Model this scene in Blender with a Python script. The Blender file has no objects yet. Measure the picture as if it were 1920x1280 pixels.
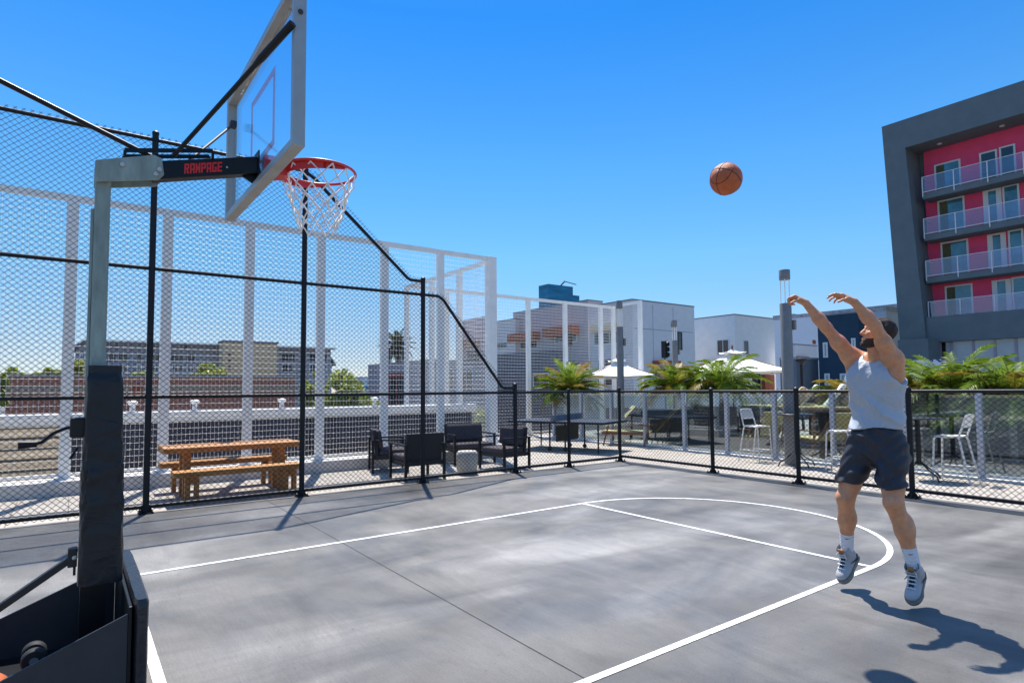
import bpy, bmesh, math, random
import numpy as np
from mathutils import Vector, Matrix

random.seed(7)
rng = np.random.default_rng(11)
SC = bpy.context.scene
COL = SC.collection
rad = math.radians

# ------------------------------------------------------------------ camera model
FPX, CXP, CYP, EYE = 1125.6, 960.0, 664.8, 1.56
_yaw, _pit, _rol = rad(53.81), rad(3.23), rad(-0.42)
_f = Vector((math.cos(_pit)*math.cos(_yaw), math.cos(_pit)*math.sin(_yaw), math.sin(_pit)))
_r0 = Vector((math.sin(_yaw), -math.cos(_yaw), 0))
_u0 = _r0.cross(_f)
CR = _r0*math.cos(_rol) + _u0*math.sin(_rol)
CU = _u0*math.cos(_rol) - _r0*math.sin(_rol)
CF = _f

def at(x, y, **k):
    """A measured photo point on a plane of the place (X=, Y=, Z= metres) or at a plan distance D."""
    d = CR*((x-CXP)/FPX) - CU*((y-CYP)/FPX) + CF
    (a, v), = k.items()
    if a == 'D':
        t = v/math.hypot(d.x, d.y)
    else:
        i = 'XYZ'.index(a)
        t = (v - (0, 0, EYE)[i])/d[i]
    return Vector((0, 0, EYE)) + d*t

# ------------------------------------------------------------------ materials
MATS = {}
def _nt(name):
    m = bpy.data.materials.new(name); m.use_nodes = True
    nt = m.node_tree
    return m, nt, nt.nodes['Principled BSDF']

def pm(name, col, rough=0.6, metal=0.0, var=0.12, scale=6.0, bump=0.0, bscale=60.0, spec=0.5, stretch=None, col2=None, coat=0.0):
    """procedural principled: colour broken up by noise, optional fine bump"""
    if name in MATS: return MATS[name]
    m, nt, b = _nt(name)
    N, L = nt.nodes, nt.links
    tc = N.new('ShaderNodeTexCoord')
    mp = N.new('ShaderNodeMapping')
    if stretch: mp.inputs['Scale'].default_value = stretch
    L.new(tc.outputs['Object'], mp.inputs['Vector'])
    nz = N.new('ShaderNodeTexNoise'); nz.inputs['Scale'].default_value = scale
    nz.inputs['Detail'].default_value = 6.0; nz.inputs['Roughness'].default_value = 0.62
    L.new(mp.outputs['Vector'], nz.inputs['Vector'])
    rp = N.new('ShaderNodeValToRGB')
    c = np.array(col[:3], float)
    d2 = np.array(col2[:3], float) if col2 else np.clip(c*(1+var), 0, 1)
    d1 = c if col2 else c*(1-var)
    rp.color_ramp.elements[0].position = 0.3; rp.color_ramp.elements[1].position = 0.7
    rp.color_ramp.elements[0].color = (*d1, 1); rp.color_ramp.elements[1].color = (*d2, 1)
    L.new(nz.outputs['Fac'], rp.inputs['Fac']); L.new(rp.outputs['Color'], b.inputs['Base Color'])
    b.inputs['Roughness'].default_value = rough; b.inputs['Metallic'].default_value = metal
    b.inputs['Specular IOR Level'].default_value = spec
    b.inputs['Coat Weight'].default_value = coat
    if bump:
        n2 = N.new('ShaderNodeTexNoise'); n2.inputs['Scale'].default_value = bscale; n2.inputs['Detail'].default_value = 4
        L.new(mp.outputs['Vector'], n2.inputs['Vector'])
        bp = N.new('ShaderNodeBump'); bp.inputs['Strength'].default_value = bump; bp.inputs['Distance'].default_value = 0.02
        L.new(n2.outputs['Fac'], bp.inputs['Height']); L.new(bp.outputs['Normal'], b.inputs['Normal'])
    MATS[name] = m
    return m

def wrinkle(m, scale=5.0, strength=0.6, dist=0.03, stretch=(1,1,1)):
    """cloth creases: ridged, warped noise as bump"""
    nt = m.node_tree; N, L = nt.nodes, nt.links; b = N['Principled BSDF']
    tc = N.new('ShaderNodeTexCoord'); mp = N.new('ShaderNodeMapping'); mp.inputs['Scale'].default_value = stretch; mp.inputs['Rotation'].default_value = (0.5,0.3,0.6)
    L.new(tc.outputs['Object'], mp.inputs['Vector'])
    n = N.new('ShaderNodeTexNoise'); n.inputs['Scale'].default_value = scale; n.inputs['Detail'].default_value = 2.5; n.inputs['Distortion'].default_value = 0.9
    L.new(mp.outputs['Vector'], n.inputs['Vector'])
    s = N.new('ShaderNodeMath'); s.operation = 'SUBTRACT'; s.inputs[1].default_value = 0.5; L.new(n.outputs['Fac'], s.inputs[0])
    a = N.new('ShaderNodeMath'); a.operation = 'ABSOLUTE'; L.new(s.outputs[0], a.inputs[0])
    bp = N.new('ShaderNodeBump'); bp.inputs['Strength'].default_value = strength; bp.inputs['Distance'].default_value = dist; bp.invert = True
    L.new(a.outputs[0], bp.inputs['Height'])
    if b.inputs['Normal'].links: L.new(b.inputs['Normal'].links[0].from_socket, bp.inputs['Normal'])
    L.new(bp.outputs['Normal'], b.inputs['Normal'])
    return m

def glass(name, tint=(0.85, 0.93, 0.95), refl=0.12, gtint=(0.9, 0.95, 1.0), top=0.8):
    """thin pane: tinted transparency with a mirror part that grows at grazing angles"""
    if name in MATS: return MATS[name]
    m, nt, b = _nt(name); N, L = nt.nodes, nt.links
    N.remove(b)
    out = N['Material Output']
    tr = N.new('ShaderNodeBsdfTransparent'); tr.inputs['Color'].default_value = (*tint, 1)
    gl = N.new('ShaderNodeBsdfGlossy'); gl.inputs['Roughness'].default_value = 0.02; gl.inputs['Color'].default_value = (*gtint, 1)
    lw = N.new('ShaderNodeLayerWeight'); lw.inputs['Blend'].default_value = 0.25
    mr = N.new('ShaderNodeMapRange'); mr.inputs['To Min'].default_value = refl; mr.inputs['To Max'].default_value = top
    L.new(lw.outputs['Fresnel'], mr.inputs['Value'])
    mx = N.new('ShaderNodeMixShader')
    L.new(mr.outputs['Result'], mx.inputs['Fac']); L.new(tr.outputs[0], mx.inputs[1]); L.new(gl.outputs[0], mx.inputs[2])
    L.new(mx.outputs[0], out.inputs['Surface'])
    MATS[name] = m
    return m

def brick(name, c1, c2, mort, scale, w=0.5, h=0.25, msize=0.02):
    if name in MATS: return MATS[name]
    m, nt, b = _nt(name); N, L = nt.nodes, nt.links
    tc = N.new('ShaderNodeTexCoord'); sp = N.new('ShaderNodeSeparateXYZ'); cb = N.new('ShaderNodeCombineXYZ')
    ad = N.new('ShaderNodeMath'); ad.operation = 'ADD'
    L.new(tc.outputs['Object'], sp.inputs[0]); L.new(sp.outputs['X'], ad.inputs[0]); L.new(sp.outputs['Y'], ad.inputs[1])
    L.new(ad.outputs[0], cb.inputs['X']); L.new(sp.outputs['Z'], cb.inputs['Y'])
    bt = N.new('ShaderNodeTexBrick')
    bt.inputs['Color1'].default_value = (*c1, 1); bt.inputs['Color2'].default_value = (*c2, 1); bt.inputs['Mortar'].default_value = (*mort, 1)
    bt.inputs['Scale'].default_value = scale; bt.inputs['Brick Width'].default_value = w; bt.inputs['Row Height'].default_value = h
    bt.inputs['Mortar Size'].default_value = msize
    L.new(cb.outputs[0], bt.inputs['Vector'])
    nz = N.new('ShaderNodeTexNoise'); nz.inputs['Scale'].default_value = 1.2; nz.inputs['Detail'].default_value = 5
    L.new(tc.outputs['Object'], nz.inputs['Vector'])
    mx = N.new('ShaderNodeMix'); mx.data_type = 'RGBA'; mx.blend_type = 'MULTIPLY'; mx.inputs['Factor'].default_value = 0.2
    L.new(bt.outputs['Color'], mx.inputs['A']); L.new(nz.outputs['Color'], mx.inputs['B'])
    L.new(mx.outputs['Result'], b.inputs['Base Color']); b.inputs['Roughness'].default_value = 0.85
    MATS[name] = m
    return m

def siding(name, col, pitch=0.2, depth=0.35, vertical=False, rough=0.7, var=0.08):
    """lap siding / ribbed cladding: real bump lines at a fixed pitch over a mottled paint"""
    if name in MATS: return MATS[name]
    m = pm(name, col, rough=rough, var=var, scale=1.5)
    nt = m.node_tree; N, L = nt.nodes, nt.links; b = N['Principled BSDF']
    tc = N.new('ShaderNodeTexCoord'); sp = N.new('ShaderNodeSeparateXYZ'); L.new(tc.outputs['Object'], sp.inputs[0])
    src = sp.outputs['Z']
    if vertical:
        ad = N.new('ShaderNodeMath'); ad.operation = 'ADD'; L.new(sp.outputs['X'], ad.inputs[0]); L.new(sp.outputs['Y'], ad.inputs[1]); src = ad.outputs[0]
    dv = N.new('ShaderNodeMath'); dv.operation = 'DIVIDE'; dv.inputs[1].default_value = pitch; L.new(src, dv.inputs[0])
    fr = N.new('ShaderNodeMath'); fr.operation = 'FRACT'; L.new(dv.outputs[0], fr.inputs[0])
    bp = N.new('ShaderNodeBump'); bp.inputs['Strength'].default_value = depth; bp.inputs['Distance'].default_value = 0.03
    L.new(fr.outputs[0], bp.inputs['Height']); L.new(bp.outputs['Normal'], b.inputs['Normal'])
    return m

def leafmat(name, c1, c2, rough=0.5, trans=0.35):
    if name in MATS: return MATS[name]
    m, nt, b = _nt(name); N, L = nt.nodes, nt.links
    ge = N.new('ShaderNodeNewGeometry'); rp = N.new('ShaderNodeValToRGB')
    rp.color_ramp.elements[0].color = (*c1, 1); rp.color_ramp.elements[1].color = (*c2, 1)
    L.new(ge.outputs['Random Per Island'], rp.inputs['Fac']); L.new(rp.outputs['Color'], b.inputs['Base Color'])
    b.inputs['Roughness'].default_value = rough
    tl = N.new('ShaderNodeBsdfTranslucent'); L.new(rp.outputs['Color'], tl.inputs['Color'])
    mx = N.new('ShaderNodeMixShader'); mx.inputs['Fac'].default_value = trans
    L.new(b.outputs[0], mx.inputs[1]); L.new(tl.outputs[0], mx.inputs[2]); L.new(mx.outputs[0], N['Material Output'].inputs['Surface'])
    MATS[name] = m
    return m

# ------------------------------------------------------------------ mesh builder
def V3(*a): return Vector(a if len(a) == 3 else a[0])

class MB:
    def __init__(self): self.v = []; self.f = []; self.m = []
    def add(self, vs, fs, m=0):
        o = len(self.v); self.v += [tuple(p) for p in vs]
        for q in fs: self.f.append([o+i for i in q]); self.m.append(m)
        return self
    def box(self, a, b, m=0):
        x0, y0, z0 = [min(a[i], b[i]) for i in range(3)]; x1, y1, z1 = [max(a[i], b[i]) for i in range(3)]
        return self.add([(x0,y0,z0),(x1,y0,z0),(x1,y1,z0),(x0,y1,z0),(x0,y0,z1),(x1,y0,z1),(x1,y1,z1),(x0,y1,z1)],
                 [(0,3,2,1),(4,5,6,7),(0,1,5,4),(1,2,6,5),(2,3,7,6),(3,0,4,7)], m)
    def obox(self, c, ax, ay, az, m=0):
        c, ax, ay, az = Vector(c), Vector(ax), Vector(ay), Vector(az)
        vs = [c+ax*i+ay*j+az*k for k in (-1, 1) for i, j in ((-1,-1),(1,-1),(1,1),(-1,1))]
        return self.add(vs, [(0,3,2,1),(4,5,6,7),(0,1,5,4),(1,2,6,5),(2,3,7,6),(3,0,4,7)], m)
    def bar(self, p0, p1, w, h, up=(0,0,1), m=0):
        p0, p1 = Vector(p0), Vector(p1); d = (p1-p0); L = d.length; d.normalize()
        s = d.cross(Vector(up))
        if s.length < 1e-5: s = d.cross(Vector((1,0,0)))
        s.normalize(); u = s.cross(d)
        return self.obox((p0+p1)/2, d*L/2, s*w/2, u*h/2, m)
    def tube(self, p0, p1, r, seg=8, r2=None, caps=True, m=0):
        p0, p1 = Vector(p0), Vector(p1); r2 = r if r2 is None else r2
        d = (p1-p0).normalized(); s = d.cross(Vector((0,0,1)))
        if s.length < 1e-4: s = Vector((1,0,0))
        s.normalize(); u = s.cross(d)
        vs = []
        for p, rr in ((p0, r), (p1, r2)):
            for i in range(seg):
                a = 2*math.pi*i/seg; vs.append(p + s*(rr*math.cos(a)) + u*(rr*math.sin(a)))
        fs = [(i, (i+1) % seg, seg+(i+1) % seg, seg+i) for i in range(seg)]
        if caps: fs += [tuple(range(seg-1, -1, -1)), tuple(range(seg, 2*seg))]
        return self.add(vs, fs, m)
    def path(self, pts, r, seg=8, closed=False, m=0):
        P = [Vector(p) for p in pts]; n = len(P); vs = []; last = None
        rs = r if isinstance(r, (list, tuple)) else [r]*n
        for i, p in enumerate(P):
            if closed: t = P[(i+1) % n]-P[i-1]
            else: t = P[min(i+1, n-1)]-P[max(i-1, 0)]
            t.normalize()
            if last is None:
                s = t.cross(Vector((0,0,1)))
                if s.length < 1e-3: s = t.cross(Vector((1,0,0)))
            else: s = last - t*last.dot(t)
            s.normalize(); last = s; u = s.cross(t)
            for k in range(seg):
                a = 2*math.pi*k/seg; vs.append(p + s*(rs[i]*math.cos(a)) + u*(rs[i]*math.sin(a)))
        fs = []
        for i in range(n if closed else n-1):
            j = (i+1) % n
            for k in range(seg): fs.append((i*seg+k, i*seg+(k+1) % seg, j*seg+(k+1) % seg, j*seg+k))
        if not closed: fs += [tuple(range(seg-1, -1, -1)), tuple(range((n-1)*seg, n*seg))]
        return self.add(vs, fs, m)
    def prism(self, poly, vec, m=0):
        vec = Vector(vec); P = [Vector(p) for p in poly]; n = len(P)
        vs = P + [p+vec for p in P]
        fs = [tuple(range(n-1, -1, -1)), tuple(range(n, 2*n))] + [(i, (i+1) % n, n+(i+1) % n, n+i) for i in range(n)]
        return self.add(vs, fs, m)
    def lathe(self, prof, c, seg=24, m=0, axis=(0,0,1)):
        c = Vector(c); A = Vector(axis).normalized(); s = A.cross(Vector((0,0,1)))
        if s.length < 1e-3: s = Vector((1,0,0))
        s.normalize(); u = A.cross(s); vs = []
        for r, z in prof:
            for i in range(seg):
                a = 2*math.pi*i/seg; vs.append(c + A*z + s*(r*math.cos(a)) + u*(r*math.sin(a)))
        n = len(prof); fs = []
        for j in range(n-1):
            for i in range(seg): fs.append((j*seg+i, j*seg+(i+1) % seg, (j+1)*seg+(i+1) % seg, (j+1)*seg+i))
        fs += [tuple(range(seg-1, -1, -1)), tuple(range((n-1)*seg, n*seg))]
        return self.add(vs, fs, m)
    def ell(self, c, rx, ry=None, rz=None, seg=20, rings=12, m=0, rot=None):
        ry = ry or rx; rz = rz or rx; c = Vector(c); vs = []
        for j in range(rings+1):
            t = math.pi*j/rings
            for i in range(seg):
                a = 2*math.pi*i/seg
                p = Vector((rx*math.sin(t)*math.cos(a), ry*math.sin(t)*math.sin(a), rz*math.cos(t)))
                if rot: p = rot @ p
                vs.append(c+p)
        fs = [(j*seg+i, (j+1)*seg+i, (j+1)*seg+(i+1) % seg, j*seg+(i+1) % seg) for j in range(rings) for i in range(seg)]
        return self.add(vs, fs, m)
    def quad(self, a, b, c, d, m=0): return self.add([a, b, c, d], [(0,1,2,3)], m)
    def build(self, name, mats, parent=None, smooth=False, bevel=0.0, fix=True, angle=40):
        me = bpy.data.meshes.new(name)
        off = wloc(parent) if parent else Vector((0,0,0))
        vs = [(p[0]-off.x, p[1]-off.y, p[2]-off.z) for p in self.v]
        me.from_pydata(vs, [], self.f)
        if not isinstance(mats, (list, tuple)): mats = [mats]
        for mm in mats: me.materials.append(mm)
        if len(mats) > 1: me.polygons.foreach_set('material_index', self.m)
        if fix and len(self.f) < 60000:
            bm = bmesh.new(); bm.from_mesh(me); bmesh.ops.remove_doubles(bm, verts=bm.verts, dist=1e-6)
            bmesh.ops.recalc_face_normals(bm, faces=bm.faces); bm.to_mesh(me); bm.free()
        if smooth:
            me.polygons.foreach_set('use_smooth', [True]*len(me.polygons))
            try: me.set_sharp_from_angle(angle=rad(angle))
            except Exception: pass
        me.update()
        o = bpy.data.objects.new(name, me); COL.objects.link(o)
        if parent: o.parent = parent
        if bevel:
            bv = o.modifiers.new('bevel', 'BEVEL'); bv.width = bevel; bv.segments = 2; bv.limit_method = 'ANGLE'; bv.angle_limit = rad(40)
        return o

def wloc(o):
    p = Vector((0,0,0))
    while o: p += o.location; o = o.parent
    return p

def tag(o, label, cat, group=None):
    o['label'] = label; o['category'] = cat
    if group: o['group'] = group
    return o
def thing(name, label, cat, loc=(0,0,0), group=None):
    o = bpy.data.objects.new(name, None); COL.objects.link(o); o.location = loc; o.empty_display_size = 0.2
    return tag(o, label, cat, group)
def struct(o, kind='structure'): o['kind'] = kind; return o
def dup(root, loc=None, rz=None, label=None):
    def rec(o, par):
        c = o.copy(); COL.objects.link(c)
        if par: c.parent = par
        for ch in list(o.children): rec(ch, c)
        return c
    r = rec(root, None)
    if loc is not None: r.location = loc
    if rz is not None: r.rotation_euler = (0, 0, rz)
    if label: r['label'] = label
    return r

# ------------------------------------------------------------------ palette
BLACKVINYL = pm('black_vinyl_steel', (0.009, 0.010, 0.013), rough=0.45, var=0.3, scale=30, bump=0.15, bscale=200, spec=0.3)
MESHBLACK = pm('black_vinyl_wire', (0.009, 0.010, 0.016), rough=0.6, var=0.1, spec=0.25)
WHITEMETAL = pm('white_painted_steel', (0.94, 0.90, 0.83), rough=0.45, var=0.05, scale=4)
WIREWHITE = pm('white_wire', (0.94, 0.90, 0.83), rough=0.45, var=0.03)
CONCRETELIGHT = pm('pale_concrete', (0.60, 0.58, 0.55), rough=0.85, var=0.12, scale=5, bump=0.2)
BLACKSTEEL = pm('black_powder_steel', (0.007, 0.008, 0.010), rough=0.38, var=0.25, scale=12, spec=0.3)
PADVINYL = pm('black_pad_vinyl', (0.009, 0.010, 0.013), rough=0.42, var=0.2, scale=9, bump=0.35, bscale=7, spec=0.4)
GALV = pm('galvanised_steel', (0.27, 0.32, 0.275), rough=0.55, metal=0.2, var=0.3, scale=14, bump=0.1, bscale=40, stretch=(1,1,0.25))
ALU = pm('board_frame_aluminium', (0.40, 0.41, 0.39), rough=0.42, metal=0.35, var=0.12, scale=5)
REDPAINT = pm('red_rim_paint', (0.62, 0.03, 0.022), rough=0.35, var=0.12, scale=10)
WOODORANGE = pm('stained_timber', (0.43, 0.185, 0.045), rough=0.6, var=0.4, scale=9, bump=0.15, bscale=30, stretch=(0.35, 3, 3))
WOODBROWN = pm('brown_teak', (0.22, 0.10, 0.045), rough=0.55, var=0.3, scale=9, stretch=(1, 4, 4))
BLACKWICKER = pm('black_woven_seat', (0.016, 0.014, 0.017), rough=0.55, var=0.4, scale=60, bump=0.6, bscale=120)
CUSHION = pm('charcoal_cushion', (0.06, 0.05, 0.058), rough=0.9, var=0.2, scale=14)
PLANTER = pm('charcoal_planter', (0.028, 0.034, 0.042), rough=0.6, var=0.25, scale=3)
STOOLWHITE = pm('white_powder_wire', (0.78, 0.77, 0.73), rough=0.4, var=0.04)
SLING = pm('yellow_beige_sling', (0.60, 0.50, 0.24), rough=0.8, var=0.15, scale=40)
TANFAB = pm('tan_cushion', (0.48, 0.33, 0.19), rough=0.9, var=0.2, scale=12)
WHITEFAB = pm('white_canvas', (0.80, 0.79, 0.76), rough=0.85, var=0.05, scale=5)
LAMPGREY = pm('lamp_grey_metal', (0.22, 0.205, 0.19), rough=0.5, metal=0.2, var=0.1)
wrinkle(PADVINYL, 4.5, 0.55, 0.03, (1,1,1.6))
SOIL = pm('planter_soil', (0.05, 0.035, 0.025), rough=0.95, var=0.4, scale=30, bump=0.6)

# ================================================================== SETTING
def court_material():
    m, nt, b = _nt('court_concrete'); N, L = nt.nodes, nt.links
    tc = N.new('ShaderNodeTexCoord')
    def noise(scale, detail, st=(1,1,1), rough=0.6, dist=0.0):
        mp = N.new('ShaderNodeMapping'); mp.inputs['Scale'].default_value = st
        L.new(tc.outputs['Object'], mp.inputs['Vector'])
        n = N.new('ShaderNodeTexNoise'); n.inputs['Scale'].default_value = scale; n.inputs['Detail'].default_value = detail
        n.inputs['Roughness'].default_value = rough; n.inputs['Distortion'].default_value = dist
        L.new(mp.outputs['Vector'], n.inputs['Vector']); return n.outputs['Fac']
    def ramp(src, a, b_, ca, cb):
        r = N.new('ShaderNodeValToRGB'); r.color_ramp.elements[0].position = a; r.color_ramp.elements[1].position = b_
        r.color_ramp.elements[0].color = (*ca, 1); r.color_ramp.elements[1].color = (*cb, 1); L.new(src, r.inputs['Fac']); return r.outputs['Color']
    def mix(a, b_, fac, mode='MULTIPLY'):
        x = N.new('ShaderNodeMix'); x.data_type = 'RGBA'; x.blend_type = mode; x.inputs['Factor'].default_value = fac
        L.new(a, x.inputs['A']); L.new(b_, x.inputs['B']); return x.outputs['Result']
    base = ramp(noise(0.55, 5, (0.8, 1.3, 1), 0.55, 0.6), 0.36, 0.66, (0.106, 0.099, 0.089), (0.188, 0.176, 0.160))
    trowel = ramp(noise(1.1, 6, (1.6, 0.55, 1), 0.6, 1.2), 0.35, 0.65, (0.76, 0.76, 0.76), (1.14, 1.14, 1.15))
    broom = ramp(noise(16, 9, (5.5, 0.22, 1), 0.78), 0.3, 0.7, (0.80, 0.80, 0.80), (1.14, 1.14, 1.14))
    spots = ramp(noise(3.5, 9, (1, 1, 1), 0.75), 0.62, 0.70, (1, 1, 1), (0.86, 0.85, 0.83))
    fine = ramp(noise(90, 3), 0.32, 0.68, (0.80, 0.80, 0.80), (1.18, 1.18, 1.18))
    # paler soft-edged patches: window-reflected sunlight painted into the colour, with some worn polish
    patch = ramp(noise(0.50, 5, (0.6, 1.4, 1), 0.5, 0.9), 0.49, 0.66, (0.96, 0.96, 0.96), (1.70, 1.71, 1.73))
    scuff = ramp(noise(2.2, 10, (0.25, 3.0, 1), 0.8, 2.0), 0.66, 0.72, (1, 1, 1), (0.80, 0.79, 0.78))
    grit = ramp(noise(210, 2), 0.66, 0.72, (1, 1, 1), (0.74, 0.73, 0.72))
    bk_ = N.new('ShaderNodeTexBrick'); bk_.offset = 0.35; bk_.inputs['Scale'].default_value = 1.0; bk_.inputs['Brick Width'].default_value = 2.9; bk_.inputs['Row Height'].default_value = 2.45
    bk_.inputs['Mortar Size'].default_value = 0.012; bk_.inputs['Mortar Smooth'].default_value = 0.6
    bk_.inputs['Color1'].default_value = (0.90,0.90,0.90,1); bk_.inputs['Color2'].default_value = (1.12,1.12,1.11,1); bk_.inputs['Mortar'].default_value = (0.93,0.93,0.92,1)
    L.new(tc.outputs['Object'], bk_.inputs['Vector']); base = mix(base, bk_.outputs['Color'], 0.8)
    speck = ramp(noise(26, 3, (1, 1, 1), 0.6), 0.67, 0.70, (1, 1, 1), (0.62, 0.61, 0.60)); base = mix(base, speck, 0.9)
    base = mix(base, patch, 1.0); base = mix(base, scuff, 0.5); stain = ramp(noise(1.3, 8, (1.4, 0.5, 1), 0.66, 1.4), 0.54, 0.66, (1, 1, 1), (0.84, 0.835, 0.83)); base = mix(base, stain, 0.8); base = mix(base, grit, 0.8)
    c = mix(base, trowel, 0.8); c = mix(c, broom, 0.9); c = mix(c, spots, 1.0); c = mix(c, fine, 0.8)
    L.new(c, b.inputs['Base Color'])
    rr = N.new('ShaderNodeMapRange'); rr.inputs['From Min'].default_value = 0.35; rr.inputs['From Max'].default_value = 0.65
    rr.inputs['To Min'].default_value = 0.36; rr.inputs['To Max'].default_value = 0.62
    L.new(noise(0.7, 5, (1, 1.6, 1), 0.6, 1.0), rr.inputs['Value']); L.new(rr.outputs['Result'], b.inputs['Roughness'])
    b.inputs['Specular IOR Level'].default_value = 0.45
    bp = N.new('ShaderNodeBump'); bp.inputs['Strength'].default_value = 0.12; bp.inputs['Distance'].default_value = 0.01
    L.new(noise(14, 6, (6, 0.5, 1), 0.7), bp.inputs['Height']); L.new(bp.outputs['Normal'], b.inputs['Normal'])
    return m

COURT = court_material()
PAVER = pm('terrace_pavers', (0.40, 0.36, 0.31), rough=0.85, var=0.2, scale=9, bump=0.3, bscale=80)
STREET = pm('street_asphalt', (0.10, 0.10, 0.10), rough=0.9, var=0.3, scale=0.3)
LINEPAINT = pm('court_line_paint', (0.74, 0.74, 0.73), rough=0.6, var=0.10, scale=22)
_r = [n for n in LINEPAINT.node_tree.nodes if n.bl_idname == 'ShaderNodeValToRGB'][0].color_ramp
_r.elements[0].position = 0.385; _r.elements[0].color = (0.30,0.295,0.29,1); _r.elements[1].position = 0.43; _r.elements[1].color = (0.70,0.70,0.69,1)
_e = _r.elements.new(0.75); _e.color = (0.80,0.80,0.78,1)
JOINT = pm('slab_joint', (0.03, 0.03, 0.032), rough=0.95, var=0.3)

def patch_paver():
    nt = PAVER.node_tree; N, L = nt.nodes, nt.links; b = N['Principled BSDF']
    src = b.inputs['Base Color'].links[0].from_socket
    tc = N.new('ShaderNodeTexCoord'); bt = N.new('ShaderNodeTexBrick')
    bt.inputs['Scale'].default_value = 1.0; bt.inputs['Brick Width'].default_value = 0.6; bt.inputs['Row Height'].default_value = 0.6; bt.offset = 0
    bt.inputs['Mortar Size'].default_value = 0.006
    bt.inputs['Color1'].default_value = (1, 1, 1, 1); bt.inputs['Color2'].default_value = (0.88, 0.87, 0.86, 1); bt.inputs['Mortar'].default_value = (0.35, 0.33, 0.3, 1)
    L.new(tc.outputs['Object'], bt.inputs['Vector'])
    mx = N.new('ShaderNodeMix'); mx.data_type = 'RGBA'; mx.blend_type = 'MULTIPLY'; mx.inputs['Factor'].default_value = 1
    L.new(src, mx.inputs['A']); L.new(bt.outputs['Color'], mx.inputs['B']); L.new(mx.outputs['Result'], b.inputs['Base Color'])
patch_paver()

# far ground, podium with the terrace on it, court slab
struct(MB().quad((-500,-300,-7.2), (900,-300,-7.2), (900,1100,-7.2), (-500,1100,-7.2)).build('ground', STREET))
pod = MB()
pod.prism([(-14,-9,-0.02), (-14,12.05,-0.02), (8.25,12.05,-0.02), (8.25,16.55,-0.02), (17.05,16.55,-0.02), (17.05,15.0,-0.02), (30,15.0,-0.02), (30,-9,-0.02)], (0,0,-7.1))
struct(pod.build('terrace', PAVER))
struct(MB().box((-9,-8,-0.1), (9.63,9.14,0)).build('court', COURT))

ln = MB(); Z = 0.004
def strip(a, b): ln.quad((a[0],a[1],Z), (b[0],a[1],Z), (b[0],b[1],Z), (a[0],b[1],Z))
CYK = 4.26; RAD = 1.83; HW = 0.026
strip((0.39, 2.404), (0.45, 6.116))                    # baseline
strip((0.4502, 6.064), (5.615, 6.116)); strip((0.4502, 2.404), (5.615, 2.456))
strip((5.589, 2.4562), (5.641, 6.0638))
arc = [(5.615+math.cos(a), math.sin(a)) for a in (0,)]
na = 64
for i in range(na):
    a0 = -math.pi/2 + math.pi*i/na; a1 = -math.pi/2 + math.pi*(i+1)/na
    def pt(a, r): return (5.6151+r*math.cos(a), CYK+r*math.sin(a), Z)
    ln.quad(pt(a0, RAD-HW), pt(a0, RAD+HW), pt(a1, RAD+HW), pt(a1, RAD-HW))
struct(ln.build('court_lines', LINEPAINT))
jn = MB()
for x in (2.27, -3.2): jn.quad((x-0.004,-8,0.0015), (x+0.004,-8,0.0015), (x+0.004,9.14,0.0015), (x-0.004,9.14,0.0015))
struct(jn.build('court_joint', JOINT))

# ================================================================== CHAIN LINK
def clip_line(poly, p, d):
    """parameter intervals of the line p+t*d inside a plan polygon"""
    ts = []
    n = len(poly)
    for i in range(n):
        a = poly[i]; b = poly[(i+1) % n]
        ex, ey = b[0]-a[0], b[1]-a[1]
        den = d[0]*ey - d[1]*ex
        if abs(den) < 1e-9: continue
        t = ((a[0]-p[0])*ey - (a[1]-p[1])*ex)/den
        s = ((a[0]-p[0])*d[1] - (a[1]-p[1])*d[0])/den
        if 0 <= s < 1: ts.append(t)
    ts.sort()
    return [(ts[i], ts[i+1]) for i in range(0, len(ts)-1, 2)]

def chain_mesh(poly, org, sax, w=0.080, h=0.072, r=0.0029, nrm=(0,1,0), jit=0.0):
    mb = MB(); org = Vector(org); sax = Vector(sax); nrm = Vector(nrm)
    smin = min(p[0] for p in poly); smax = max(p[0] for p in poly); zmax = max(p[1] for p in poly); zmin = min(p[1] for p in poly)
    for sg in (1, -1):
        d = (w, sg*h); rise = (zmax-zmin)/h*w
        k0 = smin-rise-w; k1 = smax+rise+w
        k = math.floor(k0/w)*w
        while k < k1:
            p = (k, zmin)
            for t0, t1 in clip_line(poly, p, d):
                if (t1-t0) < 0.15: continue
                off = nrm*(0.0025*sg)
                a = org + sax*(p[0]+d[0]*t0) + Vector((0,0,p[1]+d[1]*t0)) + off
                b = org + sax*(p[0]+d[0]*t1) + Vector((0,0,p[1]+d[1]*t1)) + off
                mb.tube(a, b, r, seg=4, caps=False)
            k += w
    return mb

def fence_post(par, x, y, top, r=0.038, plate=True, tall=False):
    o = MB().tube((x,y,0), (x,y,top), r, seg=14).lathe([(r+0.004,0),(r+0.004,0.03),(r*0.6,0.05),(0.002,0.055)], (x,y,top-0.012), seg=14).build('post', BLACKVINYL, par, smooth=True)
    if plate:
        pl = MB().box((x-0.085,y-0.085,0.0005), (x+0.085,y+0.085,0.014))
        for dx, dy in ((-1,-1),(1,-1),(1,1),(-1,1)):
            pl.lathe([(0.014,0),(0.014,0.018),(0.007,0.019),(0.007,0.034)], (x+dx*0.064, y+dy*0.064, 0.0142), seg=8)
        for dx, dy in ((-1,0),(1,0),(0,-1),(0,1)):
            q = Vector((dx,dy,0)); c = Vector((x,y,0.0141))
            pl.prism([c+q*r*0.95, c+q*0.08, c+q*r*0.95+Vector((0,0,0.07))], Vector((-dy,dx,0))*0.008)
        pl.build('base_plate', BLACKVINYL, o)
    return o

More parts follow.
